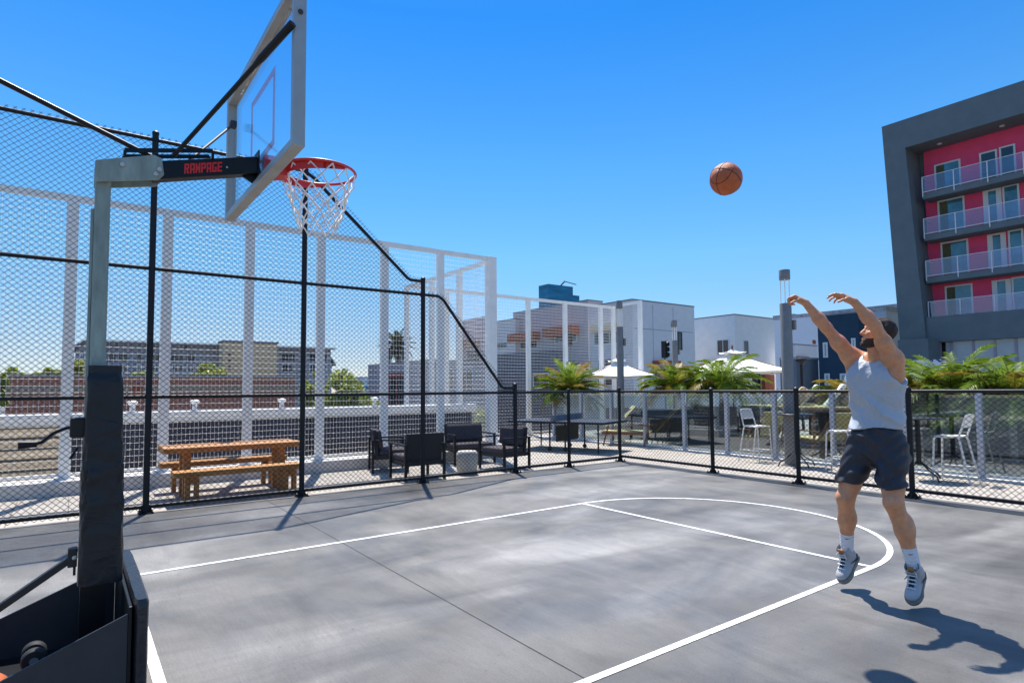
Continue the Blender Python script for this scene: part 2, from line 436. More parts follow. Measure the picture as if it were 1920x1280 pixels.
YF, XF = 9.07, 9.48
lf = thing('chain_link_fence', 'tall black chain link fence stepping down beside the picnic table and armchairs', 'fence', (2.77, YF, 0))
for x, t in ((-1.2,4.97),(0.80,4.97),(2.77,4.97),(4.77,3.43),(6.70,1.63),(8.03,1.51),(9.48,1.53)):
    p = fence_post(lf, x, YF, t, r=0.038 if x < 7 else 0.033)
    zs = [z for z in (0.085, 1.488, 3.165, 4.885) if z < t]
    for z in zs: MB().lathe([(0.041,-0.02),(0.046,-0.02),(0.046,0.02),(0.041,0.02)], (x,YF,z), seg=14).build('clamp_band', BLACKVINYL, p)
rr = 0.026
lf_r = [[(-3.2,YF,4.885),(2.70,YF,4.885),(2.80,YF,4.86),(2.90,YF,4.80),(4.48,YF,3.42),(4.54,YF,3.395),(4.77,YF,3.395)],
        [(-3.2,YF,3.165),(5.06,YF,3.165),(5.13,YF,3.13),(5.18,YF,3.09),(6.38,YF,1.61),(6.45,YF,1.575),(6.70,YF,1.575)],
        [(-3.2,YF,1.488),(9.48,YF,1.488)], [(-3.2,YF,0.085),(9.48,YF,0.085)]]
for P in lf_r: MB().path(P, rr, seg=10).build('rail', BLACKVINYL, lf, smooth=True)
poly = [(-3.1,0.035),(9.45,0.035),(9.45,1.53),(6.72,1.53),(6.72,1.62),(6.47,1.64),(5.20,3.20),(4.80,3.22),(4.80,3.44),(4.58,3.46),(2.95,4.90),(2.80,4.94),(-3.1,4.95)]
chain_mesh(poly, (0,YF,0), (1,0,0)).build('wire_mesh', MESHBLACK, lf, fix=False)

rf = thing('chain_link_fence', 'low black chain link fence in front of the bar stools and glass railing', 'fence', (XF, 5, 0))
for y in (6.77, 5.16, 3.54, 1.92, 0.3):
    p = fence_post(rf, XF, y, 1.515, r=0.036)
    for z in (0.11, 1.482): MB().lathe([(0.039,-0.02),(0.044,-0.02),(0.044,0.02),(0.039,0.02)], (XF,y,z), seg=14).build('clamp_band', BLACKVINYL, p)
for z in (0.11, 1.482): MB().tube((XF,-1.2,z), (XF,YF-0.04,z), rr, seg=10).build('rail', BLACKVINYL, rf, smooth=True)
chain_mesh([(-1.2,0.04),(9.0,0.04),(9.0,1.53),(-1.2,1.53)], (XF,0,0), (0,1,0), nrm=(1,0,0)).build('wire_mesh', MESHBLACK, rf, fix=False)

# ================================================================== WHITE WIRE SCREENS ON A CURB
def wire_panel(par, a, b, z0, z1, pitch=0.064, vp=0.105, r=0.0024):
    a, b = Vector(a), Vector(b); d = b-a; L = d.length; d.normalize(); n = d.cross(Vector((0,0,1)))
    mb = MB(); k = max(1, int(L/pitch))
    for i in range(1, k):
        p = a + d*(L*i/k) + n*0.003
        mb.tube((p.x,p.y,z0), (p.x,p.y,z1), r, seg=4, caps=False)
    k = int((z1-z0)/vp)
    for i in range(1, k):
        z = z0+(z1-z0)*i/k
        mb.tube((a.x-n.x*0.003,a.y-n.y*0.003,z), (b.x-n.x*0.003,b.y-n.y*0.003,z), r, seg=4, caps=False)
    return mb.build('wire_panel', WIREWHITE, par, fix=False)

def screen(label, pts, z0, ztop, pw=0.16, pd=0.10, first=True, last=True, bigs=()):
    """posts at the given plan points, a rail on top and below, a welded wire panel in each bay"""
    pts = [Vector((p[0], p[1], 0)) for p in pts]
    t = thing('wire_screen', label, 'screen', (pts[0].x, pts[0].y, z0))
    d = (pts[1]-pts[0]).normalized(); n = Vector((-d.y, d.x, 0))
    for i, p in enumerate(pts):
        if (i == 0 and not first) or (i == len(pts)-1 and not last): continue
        w = 0.22 if i in bigs else pw; dd = 0.2 if i in bigs else pd
        o = MB().obox((p.x,p.y,(z0+ztop)/2), d*w/2, n*dd/2, (0,0,(ztop-z0)/2)).build('post', WHITEMETAL, t, bevel=0.006)
        MB().obox((p.x,p.y,z0+0.011), d*(w/2+0.05), n*(dd/2+0.05), (0,0,0.01)).build('base_plate', WHITEMETAL, o)
    for i in range(len(pts)-1):
        a, b = pts[i]+d*(pw/2+0.002), pts[i+1]-d*(pw/2+0.002)
        MB().bar((a.x,a.y,ztop-0.05), (b.x,b.y,ztop-0.05), 0.07, 0.10).build('top_rail', WHITEMETAL, t)
        MB().bar((a.x,a.y,z0+0.06), (b.x,b.y,z0+0.06), 0.05, 0.05).build('bottom_rail', WHITEMETAL, t)
        wire_panel(t, a, b, z0+0.08, ztop-0.10)
    return t

YS = 11.85
screen('white wire mesh screen on a curb behind the picnic table and armchairs', [(x, YS) for x in (-2.75,-1.42,-0.07,1.27,2.61,3.95,5.31,6.67,8.05)], 0.2, 4.72, bigs=(8,))
screen('white wire mesh screen running back at a right angle from the tall corner post', [(8.05,11.97),(8.05,13.3),(8.05,14.8),(8.05,16.35)], 0.2, 4.68, first=False)
screen('distant white wire mesh screen in front of the siding townhouses', [(8.17,16.4),(9.45,16.4),(11.05,16.4),(12.7,16.4),(14.4,16.4),(16.2,16.4),(16.88,16.4)], 0.0, 4.72, first=False)
screen('short end bay of white wire mesh screen beside the white umbrella', [(16.9,16.28),(16.9,15.05)], 0.0, 4.78, first=False)
MB().box((-13.5,11.5,-0.05), (8.32,12.04,0.2)).build('curb', CONCRETELIGHT, bevel=0.015)
cb = bpy.data.objects['curb']; tag(cb, 'pale concrete curb under the white wire screen', 'curb')
MB().box((7.8,12.045,-0.05), (8.32,16.54,0.2)).build('curb', CONCRETELIGHT, bevel=0.015)
tag(bpy.data.objects['curb.001'], 'pale concrete curb turning back behind the love seat', 'curb')

# parapet outside the screen: white coping over dark or slatted panels
NAVY = pm('navy_panel', (0.018, 0.022, 0.045), rough=0.45, var=0.3, scale=3)
pw_ = thing('parapet_wall', 'low parapet wall with white coping and dark navy panels outside the wire screen', 'parapet', (2, 12.6, 0))
MB().box((-13,12.55,1.0), (8.1,12.85,1.19)).build('coping', pm('white_coping', (0.66,0.66,0.65), rough=0.7, var=0.12, scale=3), pw_, bevel=0.03)
for i, x in enumerate((0.12, 1.46, 2.80, 4.14, 5.48, 6.80)):
    MB().box((x-0.14+0.02,12.62,-0.4), (x+1.18,12.70,0.998)).build('panel', NAVY, pw_)
MB().box((-13,12.71,-7), (8.0,12.78,0.997)).build('backing_wall', pm('parapet_render', (0.42,0.40,0.37), rough=0.9, var=0.15, scale=2), pw_)
sl = MB()
for i in range(6): sl.box((-12.5,12.56-0.04*i,0.83-0.17*i), (-0.08,12.62-0.04*i,0.96-0.17*i))
sl.build('slat_panel', pm('beige_slats', (0.72,0.57,0.39), rough=0.8, var=0.3, scale=4, stretch=(0.3,2,2)), pw_)
vc = None
for i, (px, cond) in enumerate(((248,'beside the black padded pole'),(365,'behind the near end of the picnic table'),(528,'behind the far end of the picnic table'),(702,'behind the black armchairs'))):
    p = at(px, 772, Y=12.7)
    v = MB().lathe([(0.042,0),(0.042,0.13),(0.06,0.135),(0.085,0.16),(0.085,0.18),(0.05,0.20),(0.01,0.205)], (p.x,12.7,1.192), seg=18).build('roof_vent', pm('white_vent', (0.7,0.7,0.7), rough=0.5), smooth=True)
    tag(v, 'white mushroom roof vent on the parapet coping '+cond, 'vent', 'white vents on the parapet')

# ================================================================== BASKETBALL HOOP
YH = 3.98
hp = thing('basketball_hoop', 'portable basketball hoop with clear backboard, red rim and black padded pole', 'basketball hoop', (0.1, YH, 0))
MB().box((0.070,YH-0.045,0.02), (0.142,YH+0.045,2.79)).build('pole', GALV, hp, bevel=0.008)
o = MB().box((0.054,YH-0.02,1.2), (0.0695,YH+0.02,2.56)).build('guide_rail', GALV, hp, bevel=0.003)
# head bracket: two side plates with a cut front corner and bolts
br = MB()
for s in (-1, 1):
    y = YH+s*0.062
    br.prism([(0.066,y,2.695),(0.365,y,2.765),(0.392,y,2.80),(0.378,y,2.893),(0.34,y,2.905),(0.066,y,2.815)], (0,s*0.012,0))
br.box((0.07,YH-0.0615,2.792), (0.142,YH+0.0615,2.808))
hb = br.build('head_bracket', GALV, hp, bevel=0.003)
for x, z in ((0.350,2.795),(0.368,2.825),(0.19,2.815)):
    MB().lathe([(0.013,0),(0.013,0.008),(0.006,0.012)], (x,YH-0.0745,z), seg=8, axis=(0,-1,0)).build('bolt', pm('zinc_bolt', (0.5,0.5,0.48), rough=0.4, metal=0.8), hb)
arm = MB().bar((0.33,YH,2.823), (0.915,YH,2.984), 0.085, 0.105).build('extension_arm', BLACKSTEEL, hp, bevel=0.006)
slope = math.atan2(0.155, 0.555)
def letters(txt, size, loc, rot, mat, par, sx=1.0, ext=0.002, off=0.0, name='lettering', shear=0.0):
    cu = bpy.data.curves.new('t', 'FONT'); cu.body = txt; cu.size = size; cu.extrude = ext; cu.offset = off; cu.align_x = 'CENTER'; cu.align_y = 'CENTER'; cu.shear = shear
    to = bpy.data.objects.new('t', cu); COL.objects.link(to)
    dg = bpy.context.evaluated_depsgraph_get(); me = bpy.data.meshes.new_from_object(to.evaluated_get(dg))
    bpy.data.objects.remove(to)
    M = Matrix.Translation(Vector(loc)-wloc(par)) @ rot.to_4x4() @ Matrix.Diagonal((sx,1,1,1))
    me.transform(M); me.materials.clear(); me.materials.append(mat)
    o2 = bpy.data.objects.new(name, me); COL.objects.link(o2); o2.parent = par
    return o2
RED = pm('red_lettering', (0.75,0.02,0.02), rough=0.5, var=0.05)
rotm = Matrix.Rotation(-slope, 3, 'Y') @ Matrix.Rotation(rad(90), 3, 'X')
GL = {'R': ['v0','h1','h.55','V.55','dR'], 'A': ['v0','v1','h1','h.38'], 'M': ['v0','v1','mL','mR'], 'P': ['v0','h1','h.48','V.48'],
      'G': ['v0','h1','h0','g1','g2'], 'E': ['v0','h1','h.5','h0']}
def block_word(txt, x0, x1, zc, hgt, y, mat, par, sl):
    mb = MB(); n = len(txt); cw = (x1-x0)/n; wl_ = cw*0.84; t = cw*0.27; ht = hgt*0.17; k = 0
    ux = Vector((math.cos(sl),0,math.sin(sl))); uz = Vector((0,0,1))
    O = Vector((x0, y, zc))
    def q(pts, k):
        P = [O+ux*a+uz*b for a, b in pts]; mb.prism([p-Vector((0,0.0012+0.0002*k,0)) for p in P], (0,0.0008,0))
    for i, ch in enumerate(txt):
        a = i*cw; b0 = -hgt/2
        def rc(xa, xb, za, zb_, k): q([(a+xa,b0+za),(a+xb,b0+za),(a+xb,b0+zb_),(a+xa,b0+zb_)], k)
        for k, st_ in enumerate(GL[ch]):
            if st_ == 'v0': rc(0, t, 0, hgt, k)
            elif st_ == 'v1': rc(wl_-t, wl_, 0, hgt, k)
            elif st_[0] == 'h': z_ = float(st_[1:])*(hgt-ht); rc(0, wl_*(0.95 if ch in 'RP' else 1), z_, z_+ht, k)
            elif st_[0] == 'V': rc(wl_-t, wl_, float(st_[1:])*(hgt-ht), hgt*0.97, k)
            elif st_ == 'dR': q([(a+wl_*0.42,b0+hgt*0.48),(a+wl_*0.74,b0+hgt*0.48),(a+wl_,b0),(a+wl_-t*1.15,b0)], k)
            elif st_ == 'mL': q([(a,b0+hgt),(a+t*0.9,b0+hgt),(a+wl_*0.55,b0+hgt*0.35),(a+wl_*0.45,b0+hgt*0.25)], k)
            elif st_ == 'mR': q([(a+wl_,b0+hgt),(a+wl_-t*0.9,b0+hgt),(a+wl_*0.45,b0+hgt*0.35),(a+wl_*0.55,b0+hgt*0.25)], k)
            elif st_ == 'g1': rc(wl_-t, wl_, 0, hgt*0.5, k)
            elif st_ == 'g2': rc(wl_*0.5, wl_, hgt*0.36, hgt*0.52, k)
    return mb.build('lettering', mat, par)
block_word('RAMPAGE', 0.497, 0.712, 2.866, 0.060, YH-0.0428, RED, arm, slope)
MB().lathe([(0.006,0),(0.006,0.003),(0.003,0.004)], (0.727,YH-0.0432,2.925), seg=8, axis=(0,-1,0)).build('rivet', pm('zinc_bolt',()), arm)
# top adjusting frame and lever bars
tb = MB()
c0, c1 = Vector((0.225,YH-0.055,2.925)), Vector((0.655,YH-0.055,3.035))
d = (c1-c0)
for s in (-0.055, 0.055):
    a = Vector((0.20,YH+s,2.905)); b = Vector((0.645,YH+s,3.005))
    tb.bar(a, b, 0.012, 0.022); tb.bar(a, a-Vector((0,0,0.04)), 0.014, 0.014); tb.bar(b, b-Vector((0,0,0.05)), 0.014, 0.014)
tb.bar((0.205,YH-0.055,2.91), (0.205,YH+0.055,2.91), 0.012, 0.012)
tb.build('lever_frame', BLACKSTEEL, hp)
MB().tube((0.33,YH-0.02,2.91), at(-110,96,Y=YH-0.02), 0.014, seg=10).build('counter_rod', BLACKSTEEL, hp, smooth=True)
# backboard
XB0, XB1, Y0, Y1, Z0, Z1 = 0.885, 0.950, 3.12, 4.84, 2.83, 3.75
bb = MB(); fw = 0.045
bb.box((XB0,Y0,Z0), (XB1,Y0+fw,Z1)); bb.box((XB0,Y1-fw,Z0), (XB1,Y1,Z1))
bb.box((XB0,Y0+fw+0.0003,Z0), (XB1,Y1-fw-0.0003,Z0+fw)); bb.box((XB0,Y0+fw+0.0003,Z1-fw), (XB1,Y1-fw-0.0003,Z1))
board = bb.build('backboard_frame', ALU, hp, bevel=0.004)
MB().box((0.925,Y0+fw+0.001,Z0+fw+0.001), (0.934,Y1-fw-0.001,Z1-fw-0.001)).build('glass_pane', glass('board_glass', (0.95,0.97,0.975), 0.03, top=0.30), board)
sq = MB(); xs = 0.9365; cy = (Y0+Y1)/2
for a, b in (((cy-0.30,3.03),(cy+0.30,3.075)), ((cy-0.30,3.475),(cy+0.30,3.52)), ((cy-0.30,3.0755),(cy-0.255,3.4745)), ((cy+0.255,3.0755),(cy+0.30,3.4745))):
    sq.box((xs,a[0],a[1]), (xs+0.001,b[0],b[1]))
sq.build('target_square', pm('faded_red_line', (0.70,0.28,0.33), rough=0.6), board)
st = MB(); st.box((xs,Y0+0.09,2.95), (xs+0.001,Y0+0.17,3.01), 0); st.box((xs,Y0+0.10,3.02), (xs+0.001,Y0+0.14,3.05), 1)
st.build('sticker', [pm('sticker_blue',(0.05,0.12,0.5)), pm('sticker_pink',(0.6,0.15,0.4))], board)
MB().lathe([(0.014,0),(0.014,0.006),(0.006,0.01)], (0.917,Y0-0.0002,3.55), seg=8, axis=(0,-1,0)).build('frame_bolt', pm('dark_bolt',(0.06,0.06,0.06), rough=0.4, metal=0.6), board)
# struts: two long black ones to the top corners, two short grey ones lower down
for s, yy in ((-1, Y0+0.10),):
    e = at(549, 44, X=0.872) if s < 0 else Vector((0.872, yy, 3.60)); b0 = Vector((0.44, YH+s*0.05, 2.93))
    MB().path([b0, b0.lerp(e,0.70), b0.lerp(e,0.76), e], [0.012,0.013,0.020,0.020], seg=10).build('board_strut', BLACKSTEEL, hp, smooth=True)
for s, yy in ((1, Y1-0.03),):
    e = at(437, 234, X=0.88); b0 = Vector((0.53, YH+s*0.05, 2.95))
    MB().tube(b0, e, 0.009, seg=8).obox(e, (0.02,0,0), (0,0.03,0), (0,0,0.02)).build('lower_strut', pm('dark_strut_steel', (0.05,0.055,0.065), rough=0.6, var=0.2, spec=0.2), hp, smooth=True)
MB().prism([(0.80,YH,2.915),(0.904,YH,2.945),(0.904,YH,2.86)], (0,0.012,0)).box((0.9045,YH-0.06,2.86), (0.912,YH+0.06,3.07)).build('mount_plate', BLACKSTEEL, hp)
# rim: bracket, ring, tapered skirt
RC = Vector((1.303, 3.975, 3.025)); RR = 0.240
rim = MB()
rim.path([RC+Vector((RR*math.cos(2*math.pi*i/56), RR*math.sin(2*math.pi*i/56), 0)) for i in range(56)], 0.0095, seg=10, closed=True)
for sg in (1, -1):
    P0 = []; n = 26
    for i in range(n+1):
        a = math.pi - sg*math.radians(4 + 118*i/n)
        hgt = 0.062*(1 - (i/n)**3*0.75)
        P0.append((RC+Vector(((RR-0.012)*math.cos(a), (RR-0.012)*math.sin(a), 0.002)), hgt))
    for i in range(n):
        (p, h0), (q, h1) = P0[i], P0[i+1]
        nx = (p-RC).normalized()*0.004; ny = (q-RC).normalized()*0.004
        rim.add([p, q, q-Vector((0,0,h1)), p-Vector((0,0,h0)), p-nx, q-ny, q-ny-Vector((0,0,h1)), p-nx-Vector((0,0,h0))],
                [(0,1,2,3),(7,6,5,4),(0,4,5,1),(3,2,6,7),(1,5,6,2),(0,3,7,4)])
rim.prism([(0.9505,YH-0.085,2.925),(0.9505,YH+0.085,2.925),(1.10,YH+0.055,2.945),(1.10,YH-0.055,2.945)], (0,0,0.115))
rim.box((0.9375,YH-0.085,2.90), (0.950,YH+0.085,3.06))
rm = rim.build('rim', REDPAINT, hp, smooth=True, angle=35)
net = MB(); rows = 7; nn = 12
def npnt(j, i):
    t = j/rows; r = RR*(1-t)**1.35*0.52 + 0.115 + 0.012*math.sin(3*t)
    if j == 0: r = RR
    a = 2*math.pi*(i + (0.5 if j % 2 else 0))/nn
    z = -0.012 - 0.40*(t**0.93)
    w = 0.010*math.sin(i*2.3+j*1.7)
    return RC + Vector(((r+w)*math.cos(a+w*3), (r+w)*math.sin(a+w*3), z + (0.008*math.sin(i*1.9+j) if j else 0)))
for j in range(rows):
    for i in range(nn):
        a = npnt(j, i)
        for k in ((0, -1) if j % 2 == 0 else (0, 1)):
            b = npnt(j+1, i+k); mdl = (a+b)/2 + (RC-(a+b)/2).normalized()*0.006
            net.path([a, mdl, b], 0.0048, seg=5)
        if j: net.ell(a, 0.0075, seg=6, rings=4)
net.build('net', pm('white_nylon', (0.82,0.79,0.75), rough=0.8, var=0.12, scale=30), rm, smooth=True, fix=False)

# pole pad with creased vinyl
def pad(name, zs, sect, mat, par, amp=0.006, seed=1, seg=40):
    r2 = random.Random(seed); ph = [r2.uniform(0, 6.28) for _ in range(8)]
    mb = MB(); nz = len(zs); vs = []
    for j, z in enumerate(zs):
        x0, x1, y0, y1 = sect(z); cx, cy = (x0+x1)/2, (y0+y1)/2
        for i in range(seg):
            a = 2*math.pi*i/seg; ca, sa = math.cos(a), math.sin(a); e = 0.32
            px = cx + (x1-x0)/2*math.copysign(abs(ca)**e, ca); py = cy + (y1-y0)/2*math.copysign(abs(sa)**e, sa)
            w = amp*(math.sin(38*z+3*math.sin(5*a+ph[0])+ph[1]) * math.exp(-((z-1.05)/0.22)**2)*1.3 + 0.6*math.sin(11*z+2.3*a+ph[2])*math.sin(7*a+ph[3]) + 0.5*math.sin(23*z-4*a+ph[4])*math.sin(2*a+ph[5])**2)
            dl = Vector((ca, sa, 0)); vs.append(Vector((px,py,z)) + dl*w)
    fs = [(j*seg+i, j*seg+(i+1) % seg, (j+1)*seg+(i+1) % seg, (j+1)*seg+i) for j in range(nz-1) for i in range(seg)]
    fs += [tuple(range(seg-1,-1,-1)), tuple(range((nz-1)*seg, nz*seg))]
    mb.add(vs, fs); return mb.build(name, mat, par, smooth=True, angle=60)
def psect(z):
    t = (1.70-z)/1.15
    g = 0.012 if z < 1.64 else 0.0
    return (0.062-0.010*t-g*0.4, 0.216+0.026*t+g*0.5, YH-0.095-0.02*t-g, YH+0.095+0.02*t+g)
pd = pad('pole_pad', [0.555+1.145*i/70 for i in range(71)], psect, PADVINYL, hp, amp=0.005)
MB().box((0.028,YH-0.03,0.60), (0.040,YH+0.03,0.69)).build('pad_strap', PADVINYL, hp)
# winding crank at the back of the pole
cr = [at(x, y, Y=YH-0.02) for x, y in ((148,797),(122,803),(100,812),(78,829),(66,832))]
ck = MB().path(cr, 0.009, seg=8).build('crank', BLACKSTEEL, hp, smooth=True)
MB().tube(at(70,832,Y=YH-0.02), at(34,834,Y=YH-0.02), 0.016, seg=12, r2=0.022).build('crank_handle', BLACKSTEEL, ck, smooth=True)
q = at(146, 800, Y=YH-0.02)
MB().box((q.x-0.035,YH-0.06,q.z-0.055), (q.x+0.06,YH+0.06,q.z+0.05)).build('gear_box', BLACKSTEEL, hp, bevel=0.01)
MB().tube(at(146,838,Y=YH), at(131,860,Y=YH), 0.006, seg=8).build('lock_pin', BLACKSTEEL, hp)
# ballast base: open wedge box, front pad, brace, transport wheels
YN, YFAR = 3.46, 4.52
def zt(x): return max(0.075, 0.50-0.40*(0.245-x))
def side(y, name):
    return MB().prism([(0.245,y,0.03),(0.245,y,zt(0.245)),(-0.82,y,zt(-0.82)),(-1.35,y,0.075),(-1.35,y,0.03)], (0,0.012,0)).build(name, pm('base_side_paint', (0.026,0.029,0.034), rough=0.45, var=0.25, scale=5), hp, bevel=0.003)
s1 = side(YN, 'base_side'); s2 = side(YFAR-0.012, 'base_side')
MB().box((0.246,YN,0.03), (0.262,YFAR,0.53)).build('base_front', BLACKSTEEL, hp, bevel=0.003)
MB().box((-1.35,YN+0.0125,0.03), (0.2455,YFAR-0.0125,0.055)).build('base_floor', BLACKSTEEL, hp)
MB().box((-1.36,YN,0.03), (-1.3505,YFAR,0.075)).build('base_back', BLACKSTEEL, hp)
MB().box((0.06,YH-0.055,0.056), (0.175,YH+0.055,0.62)).build('pole_socket', BLACKSTEEL, hp)
fp = pad('front_pad', [0.015+0.55*i/24 for i in range(25)], lambda z: (0.266+0.006*(z>0.55), 0.334-0.012*(z>0.55), YN-0.04+0.01*(z>0.55), YFAR+0.05-0.01*(z>0.55)), pm('glossy_pad_vinyl', (0.013,0.015,0.020), rough=0.28, var=0.2, scale=9, bump=0.35, bscale=40), hp, amp=0.003, seed=5, seg=64)
b1 = at(140, 1042, Y=YH); b2 = at(0, 1138, Y=YH); dirb = (b2-b1); b3 = b1 + dirb*2.6
bs = MB().bar(b1, b3, 0.045, 0.034).box((b1.x-0.03,YH-0.035,b1.z-0.05), (0.0445,YH+0.035,b1.z+0.045)).build('pole_brace', pm('worn_black_steel', (0.02,0.018,0.017), rough=0.5, var=0.4), hp, bevel=0.004)
MB().lathe([(0.012,0),(0.012,0.006),(0.005,0.008)], (b1.x,YH-0.0352,b1.z), seg=10, axis=(0,-1,0)).build('brace_bolt', pm('zinc_bolt',()), bs)
for py, wy in ((1236,3.70),(1222,3.98)):
    c = at(64, py, Y=wy); c.z = max(c.z, 0.12)
    w = MB().lathe([(0.02,-0.024),(0.046,-0.024),(0.052,-0.016),(0.052,0.016),(0.046,0.024),(0.02,0.024)], c, seg=22, axis=(0,1,0)).build('transport_wheel', pm('black_rubber',(0.012,0.012,0.012), rough=0.7), hp, smooth=True, angle=50)
    MB().lathe([(0.018,-0.03),(0.018,0.03)], c, seg=12, axis=(0,1,0)).build('wheel_hub', pm('zinc_bolt',()), w)
    MB().bar(c+Vector((0,0.045,0)), (c.x+0.03,c.y+0.045,0.056), 0.03, 0.008, up=(0,1,0)).build('wheel_bracket', GALV, hp)

# ================================================================== BASKETBALLS
def ball_material():
    m = pm('basketball_leather', (0.52,0.115,0.030), rough=0.55, var=0.22, scale=9, bump=0.35, bscale=260)
    return m
def basketball(name_loc, label, r=0.122, rot=(0.3,0.5,0.2), grp=None):
    t = MB().ell((0,0,0), r, seg=40, rings=24).build('basketball', ball_material(), smooth=True)
    t.location = name_loc; tag(t, label, 'ball')
    R = Matrix.Rotation(rot[2],3,'Z') @ Matrix.Rotation(rot[1],3,'Y') @ Matrix.Rotation(rot[0],3,'X')
    mb = MB(); n = 60
    rr_ = r-0.0003
    def loop(fn): mb.path([R @ (fn(2*math.pi*i/n).normalized()*rr_) for i in range(n)], 0.0023, seg=6, closed=True)
    loop(lambda a: Vector((math.cos(a), math.sin(a), 0)))
    loop(lambda a: Vector((math.cos(a), 0, math.sin(a))))
    for s in (1, -1):
        loop(lambda a: Vector((s*(0.62+0.22*math.cos(2*a)), 0.86*math.cos(a)*1.0, 0.86*math.sin(a)*0.75)))
    o = mb.build('seam', pm('ball_seam', (0.02,0.014,0.012), rough=0.7), smooth=True); o.parent = t; o.location = (0,0,0)
    return t
basketball((4.10,2.74,3.19), 'orange basketball flying through the sky after the shot', r=0.124)
p = at(-38, 1262, Y=3.66)
basketball((p.x,3.66,0.055+0.122), 'orange basketball lying in the black hoop base', rot=(1,0.2,0.7))

# ================================================================== PICNIC TABLE
pt = thing('picnic_table', 'orange stained timber picnic table with two attached benches behind the fence', 'picnic table', (2.02,10.15,-0.02))
for i, y in enumerate((9.86, 10.06, 10.26, 10.46)):
    pass
def planks(name, y0, y1, z0, z1, n, x0=1.06, x1=2.98):
    mb = MB(); w = (y1-y0)/n
    for i in range(n): mb.box((x0,y0+i*w+0.003,z0), (x1,y0+(i+1)*w-0.003,z1))
    return mb.build(name, WOODORANGE, pt, bevel=0.006)
planks('tabletop', 9.78, 10.52, 0.67, 0.745, 4)
planks('bench_seat', 9.36, 9.66, 0.37, 0.445, 2, 1.14, 2.88); planks('bench_seat', 10.70, 11.0, 0.37, 0.445, 2, 1.12, 3.02)
for x in (1.38, 2.72):
    for y in (9.98, 10.32): MB().box((x-0.05,y-0.05,-0.019), (x+0.05,y+0.05,0.669)).build('leg', WOODORANGE, pt, bevel=0.006)
    for y in (9.51, 10.84):
        MB().box((x-0.085,y-0.05,-0.019), (x-0.025,y+0.05,0.369)).build('leg', WOODORANGE, pt, bevel=0.006)
        MB().box((x+0.035,y-0.05,-0.019), (x+0.095,y+0.05,0.369)).build('leg', WOODORANGE, pt, bevel=0.006)
    MB().box((x-0.0245,9.44,0.27), (x+0.0345,9.929,0.365)).box((x-0.0245,10.371,0.27), (x+0.0345,10.90,0.365)).build('cross_beam', WOODORANGE, pt, bevel=0.004)

# ================================================================== ARMCHAIRS
def armchair(w, label, d=0.72):
    t = thing('armchair', label, 'armchair', (0,0,0), 'black armchairs round the barrel table')
    h = w/2
    for sx in (-1, 1):
        for y in (-d/2+0.03, d/2-0.03):
            MB().box((sx*h-0.022,y-0.022,0.0), (sx*h+0.022,y+0.022,0.60)).build('leg', BLACKSTEEL, t, bevel=0.003)
        MB().box((sx*h-0.027,-d/2+0.005,0.601), (sx*h+0.027,d/2-0.005,0.628)).build('armrest', BLACKSTEEL, t, bevel=0.004)
    MB().box((-h+0.023,-d/2+0.04,0.25), (h-0.023,d/2-0.04,0.33)).build('seat_frame', BLACKWICKER, t, bevel=0.006)
    MB().box((-h+0.028,-d/2+0.02,0.331), (h-0.028,d/2-0.16,0.43)).build('seat_cushion', CUSHION, t, bevel=0.03)
    bk = Vector((0, 0.10, 1)).normalized()
    MB().obox((0,d/2-0.09,0.53), (h-0.026,0,0), Vector((0,1,-0.10))*0.032, bk*0.285).build('backrest', BLACKWICKER, t, bevel=0.012)
    MB().obox((0,d/2-0.165,0.63), (h-0.04,0,0), Vector((0,1,-0.16))*0.045, Vector((0,0.16,1))*0.17).build('back_cushion', CUSHION, t, bevel=0.035)
    return t
a1 = armchair(0.74, 'black armchair seen from behind, its back close to the chain link fence')
a1.location = (5.03,9.78,-0.019); a1.rotation_euler = (0,0,rad(178))
dup(a1, (5.05,11.05,-0.019), rad(72), 'black armchair standing nearest the picnic table, turned sideways')
dup(a1, (7.0,9.85,-0.019), rad(-84), 'black armchair turned sideways to the barrel table, next to the ping pong table')
a4 = armchair(0.92, 'wide black armchair facing the fence behind the barrel table', d=0.74)
a4.location = (6.95,11.12,-0.019); a4.rotation_euler = (0,0,rad(-8)); a4['group'] = 'black armchairs round the barrel table'
bl = MB().lathe([(0.15,0),(0.185,0.03),(0.20,0.22),(0.20,0.34),(0.19,0.40),(0.17,0.425),(0.01,0.43)], (5.98,9.62,-0.019), seg=28).build('barrel_table', pm('pale_stone', (0.50,0.47,0.41), rough=0.8, var=0.18, scale=14, bump=0.3), smooth=True)
tag(bl, 'pale stone barrel side table between the black armchairs', 'side table')

